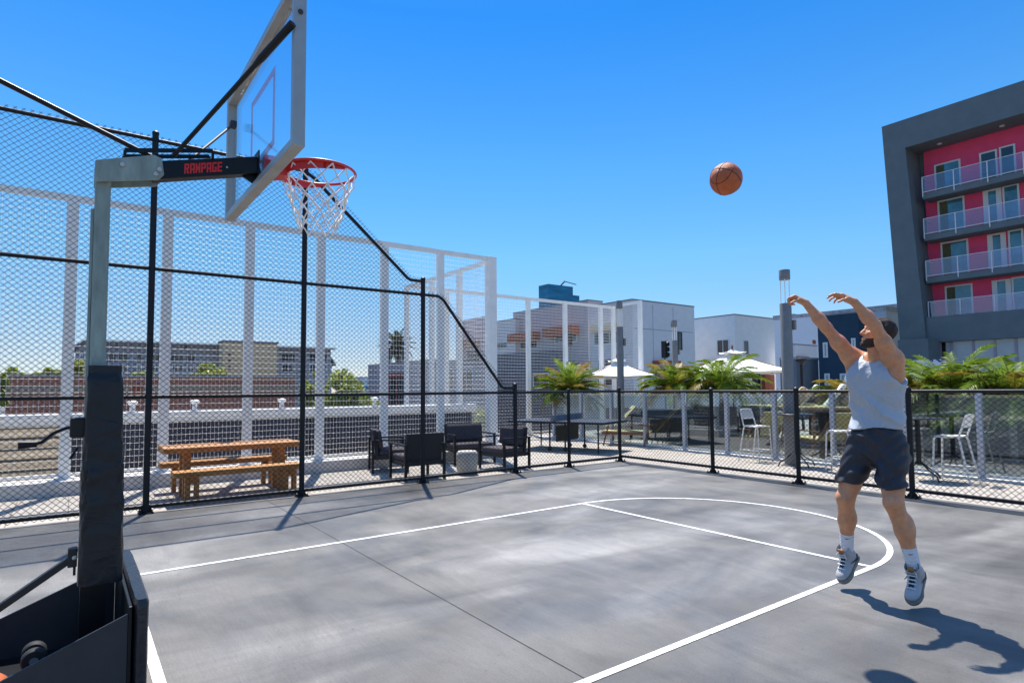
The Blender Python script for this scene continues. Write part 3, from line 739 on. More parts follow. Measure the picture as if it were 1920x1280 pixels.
# ================================================================== PING PONG TABLE
tt = thing('ping_pong_table', 'dark ping pong table with wheels beyond the black armchairs', 'ping pong table', (10.45,11.75,-0.02))
ax = Vector((10.42-9.33, 10.18-13.01, 0)).normalized(); ay = Vector((-ax.y, ax.x, 0)); cc = Vector((10.40,11.80,0))
TOP = pm('table_tennis_top', (0.022,0.03,0.05), rough=0.4, var=0.1)
for s in (-1, 1):
    MB().obox(cc+ax*s*0.688+Vector((0,0,0.73)), ax*0.68, ay*0.762, (0,0,0.011)).build('tabletop', TOP, tt, bevel=0.004)
    MB().obox(cc+ax*s*0.688+Vector((0,0,0.70)), ax*0.66, ay*0.74, (0,0,0.018)).build('apron', BLACKSTEEL, tt)
    for k in (-1, 1):
        p = cc+ax*s*1.15+ay*k*0.62
        MB().tube((p.x,p.y,-0.018), (p.x,p.y,0.68), 0.02, seg=8).build('leg', BLACKSTEEL, tt)
        p = cc+ax*s*0.22+ay*k*0.55
        l = MB().tube((p.x,p.y,0.08), (p.x,p.y,0.68), 0.022, seg=8).build('leg', BLACKSTEEL, tt)
        MB().lathe([(0.055,-0.015),(0.055,0.015)], (p.x,p.y,0.0375), seg=14, axis=ay).build('wheel', pm('black_rubber',()), l)
MB().obox(cc+Vector((0,0,0.42)), ax*0.02, ay*0.6, (0,0,0.2)).build('undercarriage', BLACKSTEEL, tt)
MB().obox(cc+Vector((0,0,0.818)), ax*0.006, ay*0.90, (0,0,0.0755)).build('net', pm('net_grey', (0.22,0.24,0.27), rough=0.9), tt)

# ================================================================== GLASS RAILING
XG = 12.40
RGLASS = glass('railing_glass', (0.80,0.88,0.88), 0.13)
gr = thing('glass_railing', 'glass railing with white posts between the bar stools and the lounge terrace', 'railing', (XG,7,-0.02))
gy = []
for px in (1842,1700,1565,1455,1365,1285,1211,1148,1091,1040):
    gy.append(at(px, 850 if px < 1500 else 885, X=XG).y)
gy = [gy[0]-2.3, gy[0]-1.15] + gy
for y in gy:
    o = MB().box((XG-0.05,y-0.042,-0.019), (XG+0.05,y+0.042,1.44)).build('post', pm('pale_grey_post', (0.50,0.51,0.55), rough=0.5, var=0.08), gr, bevel=0.005)
    MB().box((XG-0.09,y-0.08,-0.0185), (XG+0.09,y+0.08,-0.006)).build('base_plate', WHITEMETAL, o)
for a, b in zip(gy[:-1], gy[1:]):
    MB().box((XG-0.006,a+0.046,0.07), (XG+0.006,b-0.046,1.40)).build('glass_panel', RGLASS, gr)
    MB().box((XG-0.03,a+0.0425,0.02), (XG+0.03,b-0.0425,0.066)).build('bottom_rail', WHITEMETAL, gr)
MB().box((12.22,gy[0],-0.05), (12.75,gy[-1]+1,-0.004)).build('plinth', CONCRETELIGHT, bevel=0.005)
tag(bpy.data.objects['plinth'], 'pale concrete strip under the glass railing', 'plinth')

# ================================================================== BAR TABLES AND STOOLS
def bar_table(loc, label):
    t = thing('bar_table', label, 'bar table', (0,0,0), 'black bar tables')
    MB().lathe([(0.33,0),(0.345,0.006),(0.345,0.022),(0.335,0.028),(0.01,0.028)], (0,0,1.01), seg=30).build('tabletop', pm('black_table_top', (0.02,0.022,0.025), rough=0.35, var=0.2), t, smooth=True, angle=30)
    MB().tube((0,0,0.25), (0,0,1.008), 0.038, seg=16).build('column', BLACKSTEEL, t, smooth=True)
    for k in range(4):
        a = math.pi/4 + k*math.pi/2 + 0.3; d = Vector((math.cos(a), math.sin(a), 0))
        MB().path([d*0.02+Vector((0,0,0.30)), d*0.20+Vector((0,0,0.17)), d*0.36+Vector((0,0,0.075)), d*0.39+Vector((0,0,0.001))], 0.013, seg=8).build('leg', BLACKSTEEL, t, smooth=True)
    t.location = loc; return t
bar_table((11.72,6.42,-0.019), 'black bar table with splayed legs between two white wire stools')
bar_table((11.62,4.22,-0.019), 'black bar table by the fence behind the shooting player')

def stool(label):
    t = thing('bar_stool', label, 'bar stool', (0,0,0), 'white wire bar stools')
    for sx in (-1, 1):
        MB().path([(sx*0.20,-0.22,0.0),(sx*0.185,-0.19,0.70),(sx*0.18,-0.16,0.735)], 0.015, seg=8).build('leg', STOOLWHITE, t, smooth=True)
        MB().path([(sx*0.22,0.30,0.0),(sx*0.19,0.17,0.70),(sx*0.185,0.15,0.74)], 0.015, seg=8).build('leg', STOOLWHITE, t, smooth=True)
    s = MB(); n = 9
    for i in range(n+1): x = -0.18+0.36*i/n; s.path([(x,-0.17,0.74),(x,0,0.728),(x,0.16,0.745)], 0.0085, seg=5)
    for j in range(n+1): y = -0.17+0.33*j/n; s.path([(-0.18,y,0.742),(0,y,0.73),(0.18,y,0.742)], 0.0085, seg=5)
    s.path([(-0.19,-0.18,0.742),(0.19,-0.18,0.742),(0.19,0.17,0.747),(-0.19,0.17,0.747)], 0.0145, seg=8, closed=True)
    s.build('seat', STOOLWHITE, t, smooth=True)
    b = MB()
    P = lambda u, v: Vector((u*(0.19-0.02*v), 0.17+0.10*v, 0.76+0.33*v))
    for sx in (-1, 1): b.path([P(sx,0),P(sx,0.5),P(sx,1)], 0.0145, seg=8)
    b.path([P(-1,1),P(0,1.03),P(1,1)], 0.0145, seg=8); b.path([P(-1,0.45),P(0,0.45),P(1,0.45)], 0.0145, seg=8)
    for i in range(1, 9): u = -1+2*i/9; b.path([P(u,0.45),P(u,1.0)], 0.0085, seg=5)
    for j in range(1, 5): v = 0.45+0.55*j/5; b.path([P(-1,v),P(1,v)], 0.0085, seg=5)
    b.build('backrest', STOOLWHITE, t, smooth=True)
    f = MB().path([(-0.198,-0.21,0.24),(0.198,-0.21,0.24),(0.213,0.255,0.24),(-0.213,0.255,0.24)], 0.013, seg=8, closed=True)
    f.build('footrest', STOOLWHITE, t, smooth=True)
    return t
s0 = stool('white wire bar stool facing the black table, nearest the planter')
s0.location = (11.80,7.32,-0.019); s0.rotation_euler = (0,0,rad(-8))
dup(s0, (11.62,5.50,-0.019), rad(192), 'white wire bar stool between the black table and the player')
dup(s0, (11.75,3.78,-0.019), rad(180), 'white wire bar stool standing alone in clear view past the player')
dup(s0, (11.50,4.86,-0.019), rad(5), 'white wire bar stool mostly hidden behind the player and a fence post')

# ================================================================== PLANTERS, PALMS
def planter(x0, x1, y0, y1, h, label, mat=PLANTER):
    t = thing('planter', label, 'planter', ((x0+x1)/2,(y0+y1)/2,-0.02), 'long planters on the lounge terrace')
    w = 0.05; mb = MB()
    mb.box((x0,y0,-0.019), (x0+w,y1,h)); mb.box((x1-w,y0,-0.019), (x1,y1,h))
    mb.box((x0+w+0.0005,y0,-0.019), (x1-w-0.0005,y0+w,h)); mb.box((x0+w+0.0005,y1-w,-0.019), (x1-w-0.0005,y1,h))
    mb.build('box', mat, t, bevel=0.006)
    MB().box((x0+w+0.001,y0+w+0.001,0), (x1-w-0.001,y1-w-0.001,h-0.06)).build('soil', SOIL, t)
    return t
planter(14.0,14.8,8.55,11.0,1.02,'dark planter holding two palms in front of the white townhouses')
planter(15.6,16.4,4.0,8.0,0.98,'long dark planter behind the cushioned daybeds')
planter(14.9,15.7,0.4,3.7,0.98,'dark planter full of palms under the pink and charcoal building')
planter(14.2,15.0,11.6,14.2,0.9,'dark planter with a bushy palm beside the ping pong table')

PALM = leafmat('palm_leaf', (0.08,0.16,0.016), (0.34,0.42,0.04), trans=0.45)
PALMOLD = leafmat('palm_leaf_sunburnt', (0.20,0.16,0.02), (0.50,0.36,0.06), trans=0.45)
PALMFAN = leafmat('palm_leaf_dark', (0.03,0.04,0.012), (0.10,0.10,0.03), trans=0.25)
TRUNKM = pm('palm_trunk', (0.16,0.12,0.08), rough=0.9, var=0.35, scale=12, bump=0.6, bscale=30)
def frond(mb, base, az, elev, L, droop, nl=28, lw=0.021, ll=0.34, r2=random, m=0):
    pts = []; p = Vector(base); e = elev
    n = 12
    for i in range(n+1):
        pts.append(p.copy()); e -= droop/n*(0.4+1.4*i/n)
        p = p + Vector((math.cos(az)*math.cos(e), math.sin(az)*math.cos(e), math.sin(e)))*(L/n)
    mb.path(pts, [0.010*(1-0.8*i/n)+0.002 for i in range(n+1)], seg=4, m=m)
    side = Vector((-math.sin(az), math.cos(az), 0))
    for i in range(nl):
        t = 0.16+0.84*i/(nl-1); k = min(int(t*n), n-1); q = pts[k].lerp(pts[k+1], t*n-k); tg = (pts[k+1]-pts[k]).normalized()
        up = side.cross(tg)*-1
        for s in (-1, 1):
            l = ll*(0.55+0.45*math.sin(math.pi*min(1, t*0.95+0.08)))*r2.uniform(0.85,1.1)
            d = (side*s*0.80 + tg*(0.55+0.5*t) + Vector((0,0,0.30-0.25*t)) + Vector((r2.uniform(-.12,.12),r2.uniform(-.12,.12),r2.uniform(-.12,.12)))).normalized()
            w = (d.cross(up)).normalized()*lw
            mid = q+d*l*0.45; tip = q+d*l+Vector((0,0,-l*0.30))
            mb.add([q-w*0.3, q+w*0.3, mid+w*0.5, tip, mid-w*0.5], [(0,1,2,3,4)], m)
def palm(px, py_base, D, n, L, label, stem=0.5, zb=0.96, seed=0, elev=(0.15,1.35), mats=None, droop=1.1, old=0.3, nl=28, ll=0.34):
    r2 = random.Random(seed); g = at(px, py_base, D=D); b = Vector((g.x, g.y, zb))
    t = thing('palm', label, 'palm', b, 'potted palms on the terrace')
    MB().path([b, b+Vector((0.02,0.01,stem*0.5)), b+Vector((0,0.02,stem))], [0.07,0.055,0.045], seg=10).build('trunk', TRUNKM, t, smooth=True)
    top = b+Vector((0,0.02,stem))
    n = int(n*1.6)
    for k in range(n):
        az = 2*math.pi*k*0.382 + r2.uniform(-.2,.2); el = elev[0]+(elev[1]-elev[0])*((k+0.5)/n)
        mb = MB(); frond(mb, top+Vector((0,0,r2.uniform(-.06,.08))), az, el, L*r2.uniform(0.8,1.1), droop*r2.uniform(0.7,1.2), nl=nl, ll=ll, r2=r2)
        mb.build('frond', PALMOLD if r2.random() < old else PALM, t, fix=False)
    return t
palm(1068, 733, 19.6, 40, 1.15, 'bushy palm with broad mixed green and bronze fronds beside the white umbrella pole', zb=0.95, seed=3, old=0.3, elev=(-0.3,1.35), droop=0.75)
palm(1266, 733, 17.6, 30, 1.15, 'palm with bronze tinted drooping fronds in the dark planter', zb=0.96, seed=5, old=0.4, elev=(0.0,1.35))
palm(1352, 733, 17.0, 30, 1.28, 'bright green palm with long arching fronds in front of the large umbrella', zb=0.96, seed=8, old=0.12, elev=(0.1,1.35))
palm(1788, 733, 15.6, 40, 1.40, 'dense bright green palm standing highest under the pink balconies', zb=0.92, seed=12, old=0.1, elev=(0.0,1.35), droop=0.95, stem=0.22)
palm(1722, 733, 16.0, 28, 1.2, 'palm with loose yellowing fronds just past the shoulder of the player', zb=0.92, seed=14, old=0.4, elev=(-0.1,1.1), stem=0.35)
palm(1905, 733, 15.2, 36, 1.5, 'palm with long level fronds at the very edge of the view', zb=0.92, seed=17, old=0.25, elev=(0.0,1.2), stem=0.3)
palm(1850, 733, 15.9, 30, 1.25, 'short palm filling the gap in the crowded planter by the stool', zb=0.92, seed=19, old=0.35, elev=(-0.2,1.1), stem=0.3)
palm(1585, 733, 18.2, 16, 1.0, 'small bronze palm half hidden behind the player beside the navy building', zb=0.92, seed=23, old=0.7, elev=(0.0,1.3), stem=0.35)

# ================================================================== UMBRELLAS
def umbrella(px, D, ztop, zedge, half, ang, label):
    g = at(px, 700, D=D); b = Vector((g.x, g.y, -0.02))
    t = thing('umbrella', label, 'umbrella', b, 'white market umbrellas')
    MB().tube(b, (b.x,b.y,ztop+0.02), 0.024, seg=12).lathe([(0.03,0),(0.035,0.05),(0.012,0.10),(0.005,0.13)], (b.x,b.y,ztop+0.02), seg=12).build('pole', pm('umbrella_pole_wood', (0.24,0.07,0.03), rough=0.5, var=0.2), t, smooth=True)
    MB().lathe([(0.28,0),(0.28,0.05),(0.06,0.09),(0.05,0.25),(0.03,0.25)], b+Vector((0,0,0.001)), seg=20).build('base', LAMPGREY, t)
    cs = [Vector((b.x+half*math.sqrt(2)*math.cos(ang+k*math.pi/2), b.y+half*math.sqrt(2)*math.sin(ang+k*math.pi/2), zedge)) for k in range(4)]
    def canopy(c4, apex, th, val, sub=8):
        mb = MB()
        for k in range(4):
            a, c = c4[k], c4[(k+1) % 4]; rows = []
            for i in range(sub+1):
                u = i/sub; row = []
                for j in range(sub+1):
                    v = j/sub; p = apex.lerp(a.lerp(c, v), u); p.z -= 0.07*math.sin(math.pi*v)*u*(1-0.3*u); p.z -= 0.04*math.sin(math.pi*u)
                    row.append(p)
                rows.append(row)
            vs = [p for r_ in rows for p in r_]; n = sub+1
            fs = [(i*n+j, i*n+j+1, (i+1)*n+j+1, (i+1)*n+j) for i in range(sub) for j in range(sub)]
            mb.add(vs, fs)
            if val:
                e = rows[-1]; mb.add(e+[p-Vector((0,0,val)) for p in e], [(j, j+1, n+j+1, n+j) for j in range(sub)])
        return mb
    ap = Vector((b.x,b.y,ztop-0.10))
    cm = canopy(cs, ap, 0, 0.06).build('canopy', WHITEFAB, t, smooth=True, angle=25)
    sm = cm.modifiers.new('thick', 'SOLIDIFY'); sm.thickness = 0.006
    vt = canopy([Vector((b.x,b.y,0))+ (c-b)*0.26 + Vector((0,0,ztop-0.09-((c-b)*0.26).z)) for c in cs], Vector((b.x,b.y,ztop)), 0, 0.03, sub=4)
    vo = vt.build('vent', WHITEFAB, cm, smooth=True, angle=25)
    sm = vo.modifiers.new('thick', 'SOLIDIFY'); sm.thickness = 0.005
    for c in cs+[(cs[k]+cs[(k+1) % 4])/2 for k in range(4)]:
        c2 = c+Vector((0,0,0.0 if c in cs else -0.07))
        MB().bar(ap-Vector((0,0,0.05)), c2-Vector((0,0,0.02)), 0.018, 0.025).build('rib', WOODBROWN, t)
    return t
umbrella(1157, 21.5, 2.62, 2.00, 1.06, rad(8), 'smaller white square umbrella beside the tall grey lamp post')
umbrella(1374, 20.0, 2.74, 2.06, 1.24, rad(8), 'large white square umbrella behind the green palm')

# ================================================================== LAMP POSTS, TRAFFIC LIGHTS
def lamp(px, D, r, label, zc=3.33, z0=3.85, z1=4.07):
    g = at(px, 733, D=D); x, y = g.x, g.y
    t = thing('lamp_post', label, 'lamp post', (x,y,-0.02), 'grey column lamp posts')
    MB().lathe([(r*1.5,0),(r*1.5,0.02),(r,0.021),(r,zc),(r*0.95,zc+0.01),(0.01,zc+0.01)], (x,y,-0.019), seg=28).build('column', LAMPGREY, t, smooth=True, angle=30)
    for k in range(4):
        a = 0.5+k*math.pi/2
        MB().tube((x+r*0.72*math.cos(a),y+r*0.72*math.sin(a),zc-0.012), (x+r*0.72*math.cos(a),y+r*0.72*math.sin(a),z0), 0.009, seg=6).build('rod', WHITEMETAL, t)
    MB().lathe([(r*0.4,0),(r*0.95,0.0),(r*0.95,z1-z0),(r*0.9,z1-z0+0.01),(0.01,z1-z0+0.012)], (x,y,z0), seg=24).build('lamp_head', LAMPGREY, t, smooth=True, angle=30)
    MB().box((x+r*0.6,y-r*1.3,zc-0.55), (x+r*1.2,y-r*0.5,zc-0.35)).build('fixture_box', LAMPGREY, t)
    return t
lamp(1478, 13.4, 0.112, 'thick grey column lamp post beside the hands of the player', zc=3.26, z0=3.74, z1=3.93)
lamp(1164, 17.6, 0.098, 'grey column lamp post standing in front of the smaller umbrella')
lamp(1267, 23.6, 0.11, 'grey column lamp post in front of the white townhouse, farthest of the three', zc=3.35, z0=3.86, z1=4.10)

def traffic_light(px, py, D, label, s=1.0, yaw=0.3):
    c = at(px, py, D=D); g0 = Vector((c.x, c.y, -7.19))
    t = thing('traffic_light', label, 'traffic light', g0, 'traffic lights in the street')
    M = pm('signal_housing', (0.012,0.012,0.011), rough=0.5)
    u = Vector((math.cos(yaw), math.sin(yaw), 0)); w = Vector((-u.y, u.x, 0))
    h = MB().obox(c, u*0.14*s, w*0.20*s, (0,0,0.52*s)).build('housing', M, t, bevel=0.02)
    for k in (-1, 0, 1):
        p = c+Vector((0,0,0.33*k*s))-u*0.14*s
        MB().lathe([(0.13*s,0),(0.14*s,0.14*s),(0.125*s,0.14*s),(0.115*s,0.005)], p, seg=16, axis=-u).build('visor', M, h)
    MB().tube(g0, c-Vector((0,0,0.52*s)), 0.06, seg=10).build('pole', LAMPGREY, t)
    return t
traffic_light(1246, 655, 38, 'black three lens traffic light in front of the white townhouse', yaw=1.9)
traffic_light(1069, 636, 34, 'pale hooded traffic light seen through the wire mesh before the siding wall', s=0.7, yaw=0.8)
g = at(1503, 702, D=24)
dl = thing('street_lamp', 'thin black street lamp in front of the grey garage block', 'street lamp', (g.x,g.y,-0.02))
MB().tube((g.x,g.y,-0.019), (g.x,g.y,2.35), 0.05, seg=10).build('pole', BLACKSTEEL, dl)
MB().lathe([(0.05,0),(0.18,0.12),(0.19,0.2),(0.03,0.26)], (g.x,g.y,2.351), seg=16).build('lamp_head', BLACKSTEEL, dl, smooth=True)

# ================================================================== LOUNGERS AND DAYBEDS
def lounger(label):
    t = thing('sun_lounger', label, 'sun lounger', (0,0,0), 'wood framed sun loungers')
    for s in (-1, 1):
        MB().bar((s*0.31,-0.95,0.34), (s*0.31,0.50,0.34), 0.04, 0.07).build('side_rail', WOODBROWN, t)
        MB().bar((s*0.31,0.44,0.36), (s*0.31,1.02,0.98), 0.035, 0.06).build('back_rail', WOODBROWN, t)
        for y in (-0.82, 0.32):
            MB().bar((s*0.345,y-0.08,0.0), (s*0.345,y+0.08,0.56), 0.03, 0.05, up=(1,0,0)).build('leg', WOODBROWN, t)
        MB().bar((s*0.345,-0.20,0.57), (s*0.345,0.50,0.57), 0.05, 0.025).build('armrest', WOODBROWN, t)
        MB().bar((s*0.29,0.88,0.80), (s*0.29,0.55,0.02), 0.025, 0.04, up=(1,0,0)).build('prop', WOODBROWN, t)
    a = MB()
    a.obox((0,-0.24,0.385), (0.285,0,0), (0,0.70,0), (0,0,0.02)); a.build('seat_sling', SLING, t, bevel=0.012)
    d = Vector((0,0.58,0.62)).normalized(); a = MB(); n = d.cross(Vector((1,0,0)))
    a.obox((0,0.74,0.70), (0.285,0,0), d*0.42, n*0.02); a.build('back_sling', SLING, t, bevel=0.012)
    return t
def place(px, D): g = at(px, 733, D=D); return (g.x, g.y, -0.019)
l0 = lounger('wood framed sun lounger with yellow beige sling right behind the fence corner')
l0.location = place(1196, 16.9); l0.rotation_euler = (0,0,rad(205))
dup(l0, place(1128, 19.2), rad(235), 'wood framed sun lounger behind the end of the ping pong table')
dup(l0, place(1412, 15.9), rad(150), 'wood framed sun lounger between the first white stool and the dark planter')
dup(l0, place(1532, 15.6), rad(150), 'wood framed sun lounger beyond the glass behind the first bar table')
def daybed(label):
    t = thing('daybed', label, 'daybed', (0,0,0), 'cushioned daybeds on a platform')
    MB().box((-0.95,-0.75,0.98), (0.95,0.75,1.03)).build('frame', WOODBROWN, t, bevel=0.01)
    MB().box((-0.93,-0.73,1.0305), (0.93,0.73,1.085)).build('mattress', SLING, t, bevel=0.03)
    for x, y in ((-0.88,-0.68),(0.88,-0.68),(0.88,0.68),(-0.88,0.68)): MB().box((x-0.05,y-0.05,0.001), (x+0.05,y+0.05,0.9795)).build('leg', WOODBROWN, t)
    d = Vector((0.62,0,0.78)).normalized(); n = Vector((-d.z,0,d.x))
    MB().obox((0.22,0,1.33), d*0.36, (0,0.42,0), n*0.05).build('backrest', WHITEFAB, t, bevel=0.03)
    MB().obox((0.60,0,1.30), d*0.28, (0,0.40,0), n*0.13).build('bolster', TANFAB, t, bevel=0.06)
    return t
d0 = daybed('raised daybed with white back cushion beside the lamp post')
d0.location = place(1452, 17.6); d0.rotation_euler = (0,0,rad(-60))
dup(d0, place(1545, 17.2), rad(-60), 'raised daybed with white back cushion partly hidden by the player')
place0 = place(1500, 18.8)
dup(d0, place0, rad(-60), 'raised daybed with tan cushion farther back between the other two')

# ================================================================== BUILDINGS
WHITEWALL = siding('white_panel_wall', (0.84,0.83,0.80), pitch=1.2, depth=0.10, vertical=True, var=0.05)
LAPWHITE = siding('pale_lap_siding', (0.70,0.67,0.65), pitch=0.22, depth=0.9)
LAPPINK = siding('pink_grey_siding', (0.56,0.44,0.45), pitch=0.22, depth=0.9)
LAPDARK = siding('dark_lap_siding', (0.13,0.14,0.165), pitch=0.2, depth=0.9)
GREYWALL = pm('grey_stucco', (0.20,0.21,0.235), rough=0.85, var=0.08, scale=1.5, bump=0.1)
NAVYWALL = pm('navy_stucco', (0.012,0.046,0.082), rough=0.75, var=0.12, scale=1.2)
CHARCOAL = pm('charcoal_stucco', (0.130,0.165,0.176), rough=0.85, var=0.10, scale=1.0, bump=0.1, bscale=20)
MAGENTA = pm('magenta_stucco', (0.80,0.07,0.18), rough=0.8, var=0.08, scale=1.4)
WINFRAME = pm('white_window_frame', (0.70,0.71,0.70), rough=0.5, var=0.03)
DARKFRAME = pm('dark_window_frame', (0.05,0.05,0.055), rough=0.5)
WINGLASS = pm('window_glass_dark', (0.012,0.020,0.026), rough=0.06, var=0.3, scale=0.6, spec=0.9)
WINBLUE = pm('window_glass_blue', (0.05,0.20,0.28), rough=0.05, var=0.5, scale=0.8, spec=1.0)
ORANGE = pm('rust_orange_awning', (0.42,0.10,0.035), rough=0.7, var=0.15)
ROOFCAP = pm('grey_roof_cap', (0.24,0.24,0.25), rough=0.6)
BEIGE = pm('beige_stucco', (0.88,0.64,0.36), rough=0.85, var=0.08, scale=1)

def rect_on(axis, plane, p, q):
    a = at(p[0], p[1], **{axis: plane}); b = at(q[0], q[1], **{axis: plane})
    k = 'Y' if axis == 'X' else 'X'
    s = (a.y, b.y) if axis == 'X' else (a.x, b.x)
    return min(s), max(s), min(a.z, b.z), max(a.z, b.z)
def win(par, axis, plane, p, q, frame=WINFRAME, gl=WINGLASS, fw=0.09, mull=0, name='window', out=0.05, pane=True):
    """a framed window on a facade whose outside looks towards the court (-X or -Y)"""
    s0, s1, z0, z1 = rect_on(axis, plane, p, q)
    def bx(mb, a0, a1, b0, b1, d0, d1):
        if axis == 'X': mb.box((plane-d1, a0, b0), (plane-d0, a1, b1))
        else: mb.box((a0, plane-d1, b0), (a1, plane-d0, b1))
    f = MB()
    bx(f, s0, s0+fw, z0, z1, 0.002, out); bx(f, s1-fw, s1, z0, z1, 0.002, out)
    bx(f, s0+fw+.0005, s1-fw-.0005, z0, z0+fw, 0.002, out); bx(f, s0+fw+.0005, s1-fw-.0005, z1-fw, z1, 0.002, out)
    for k in range(mull):
        c = s0+(s1-s0)*(k+1)/(mull+1); bx(f, c-fw*0.35, c+fw*0.35, z0+fw+.0005, z1-fw-.0005, 0.004, out-0.004)
    o = f.build(name, frame, par)
    if pane:
        g = MB(); bx(g, s0+fw*0.8, s1-fw*0.8, z0+fw*0.8, z1-fw*0.8, 0.001, 0.015); g.build('pane', gl, o)
    return o

def block(label, corner, D, lx, rx, matL, matR=None, cat='building', name='townhouse', zb=-7.19, roof=ROOFCAP, cap=0.18, group=None):
    """a two sided block: near top corner at a photo point and distance, walls running back along both street directions"""
    c = at(corner[0], corner[1], D=D)
    yl = at(lx, corner[1], X=c.x).y if lx is not None else c.y+9
    xr = at(rx, corner[1], Y=c.y).x if rx is not None else c.x+9
    t = thing(name, label, cat, (c.x, c.y, zb), group)
    mb = MB()
    x0, x1, y0, y1 = c.x, xr, c.y, yl
    vs = [(x0,y0,zb),(x1,y0,zb),(x1,y1,zb),(x0,y1,zb),(x0,y0,c.z),(x1,y0,c.z),(x1,y1,c.z),(x0,y1,c.z)]
    mb.add(vs, [(0,3,2,1),(4,5,6,7),(0,1,5,4),(1,2,6,5),(2,3,7,6)], 0); mb.add(vs, [(3,0,4,7)], 1)
    mb.build('wall', [matR or matL, matL], t)
    MB().box((x0-0.03,y0-0.03,c.z+0.002), (x1+0.03,y1+0.03,c.z+cap*0.55)).build('roof', roof, t)
    t['x'] = c.x; t['y'] = c.y
    return t, c

def awning(par, axis, plane, p, q, d=0.9, mat=ORANGE, name='awning'):
    s0, s1, z0, z1 = rect_on(axis, plane, p, q)
    if axis == 'X': mb = MB().box((plane-d, s0, z0), (plane-0.003, s1, z1))
    else: mb = MB().box((s0, plane-d, z0), (s1, plane-0.003, z1))
    return mb.build(name, mat, par)

# white townhouse with two faces (centre)
B, c = block('white panelled townhouse with flat roof behind the grey lamp post', (1185,562), 52, 1104, 1301, LAPWHITE, WHITEWALL)
win(B, 'X', c.x, (1113,623), (1160,645), mull=2, fw=0.14)
win(B, 'Y', c.y, (1270,622), (1279,656), frame=DARKFRAME, fw=0.1)
win(B, 'Y', c.y, (1258,602), (1266,614), frame=DARKFRAME, fw=0.1)
awning(B, 'Y', c.y, (1223,676), (1262,683)); awning(B, 'X', c.x, (1113,612), (1160,618), mat=BEIGE, d=0.5)
win(B, 'Y', c.y, (1228,686), (1262,730), frame=DARKFRAME, fw=0.12, mull=1)
win(B, 'X', c.x, (1120,672), (1165,724), frame=WINFRAME, fw=0.12, mull=2)
# second white townhouse
Cb, c = block('white townhouse with one wide and one narrow window behind the large umbrella', (1377,590), 60, 1295, 1451, WHITEWALL, WHITEWALL)
win(Cb, 'X', c.x, (1344,637), (1368,665), frame=WINFRAME, mull=1); win(Cb, 'Y', c.y, (1393,637), (1404,666), frame=WINFRAME)
awning(Cb, 'X', c.x, (1322,682), (1346,690))
win(Cb, 'Y', c.y, (1410,700), (1426,732), frame=DARKFRAME); awning(Cb, 'Y', c.y, (1427,702), (1446,738), d=0.4, name='red_panel')
# lap sided townhouse behind the far screen
LAPGREY = siding('mauve_lap_siding', (0.44,0.41,0.42), pitch=0.22, depth=0.9)
A, c = block('mauve grey lap sided townhouse with rust orange awnings behind the far wire screen', (1102,563), 58, 962, 1130, LAPGREY, LAPGREY)
awning(A, 'X', c.x, (963,628), (1012,637)); awning(A, 'X', c.x, (1029,617), (1086,627))
win(A, 'X', c.x, (975,641), (1008,652), frame=WINFRAME); win(A, 'X', c.x, (1040,628), (1082,640), frame=WINFRAME, mull=1)
awning(A, 'X', c.x, (1060,682), (1100,688)); win(A, 'X', c.x, (1052,692), (1098,730), frame=ORANGE, mull=1)
A2, c = block('dark sided garage wing in front of the pale townhouse', (1042,656), 50, 918, 1060, LAPDARK, LAPDARK)
win(A2, 'X', c.x, (1000,700), (1030,728), frame=WINFRAME)
A3, c = block('lower pale townhouse wing beside the tall white corner post', (966,598), 66, 905, 985, LAPWHITE, LAPWHITE)
win(A3, 'X', c.x, (929,643), (952,652), frame=WINFRAME)
A4, c = block('pink sided townhouse seen through the returning wire screen', (912,594), 70, 855, 930, LAPPINK, LAPPINK)
awning(A4, 'X', c.x, (872,640), (900,650)); win(A4, 'X', c.x, (875,700), (904,735), frame=WINFRAME, mull=1); win(A4, 'X', c.x, (875,655), (900,680), frame=WINFRAME)
# house with a red window frame seen through the front screen
H, c = block('grey sided house with a red framed window under the fan palm', (800,676), 46, 690, 905, siding('blue_grey_siding', (0.36,0.38,0.42), pitch=0.2, depth=0.8))
win(H, 'X', c.x, (728,700), (762,772), frame=pm('brick_red_frame', (0.34,0.06,0.035), rough=0.7), fw=0.35, mull=1)
win(H, 'Y', c.y, (826,690), (850,735), frame=WINFRAME, mull=1); win(H, 'Y', c.y, (862,690), (886,735), frame=WINFRAME, mull=1)
# blue glass tower
T, c = block('distant blue glass office tower rising above the siding townhouse', (1028,533), 260, 1010, 1074, pm('tower_glass', (0.004,0.19,0.33), rough=0.3, var=0.5, scale=0.09, spec=0.4, stretch=(1,1,6)), name='office_tower', roof=pm('tower_cap', (0.02,0.12,0.2)), cap=0.4)
sx = at(1089, 553, Y=c.y).x; sz = at(1080, 553, Y=c.y).z
MB().box((at(1074,560,Y=c.y).x+0.05,c.y+1,-7), (sx,c.y+14,sz)).build('lower_wing', MATS['tower_glass'], T)
bd = MB()
for k in range(10):
    z = c.z-2-k*4.0; bd.box((c.x-0.15,c.y-0.15,z), (at(1074,560,Y=c.y).x,c.y-0.01,z+0.5))
bd.build('floor_band', pm('tower_band', (0.02,0.20,0.34), rough=0.2), T)
MB().tube((c.x+10,c.y+4,c.z+0.5), (c.x+13,c.y+4,c.z+3.2), 0.35, seg=6).tube((c.x+13,c.y+4,c.z+3.2), (c.x+20,c.y+4,c.z+2.4), 0.2, seg=6).build('roof_crane', DARKFRAME, T)
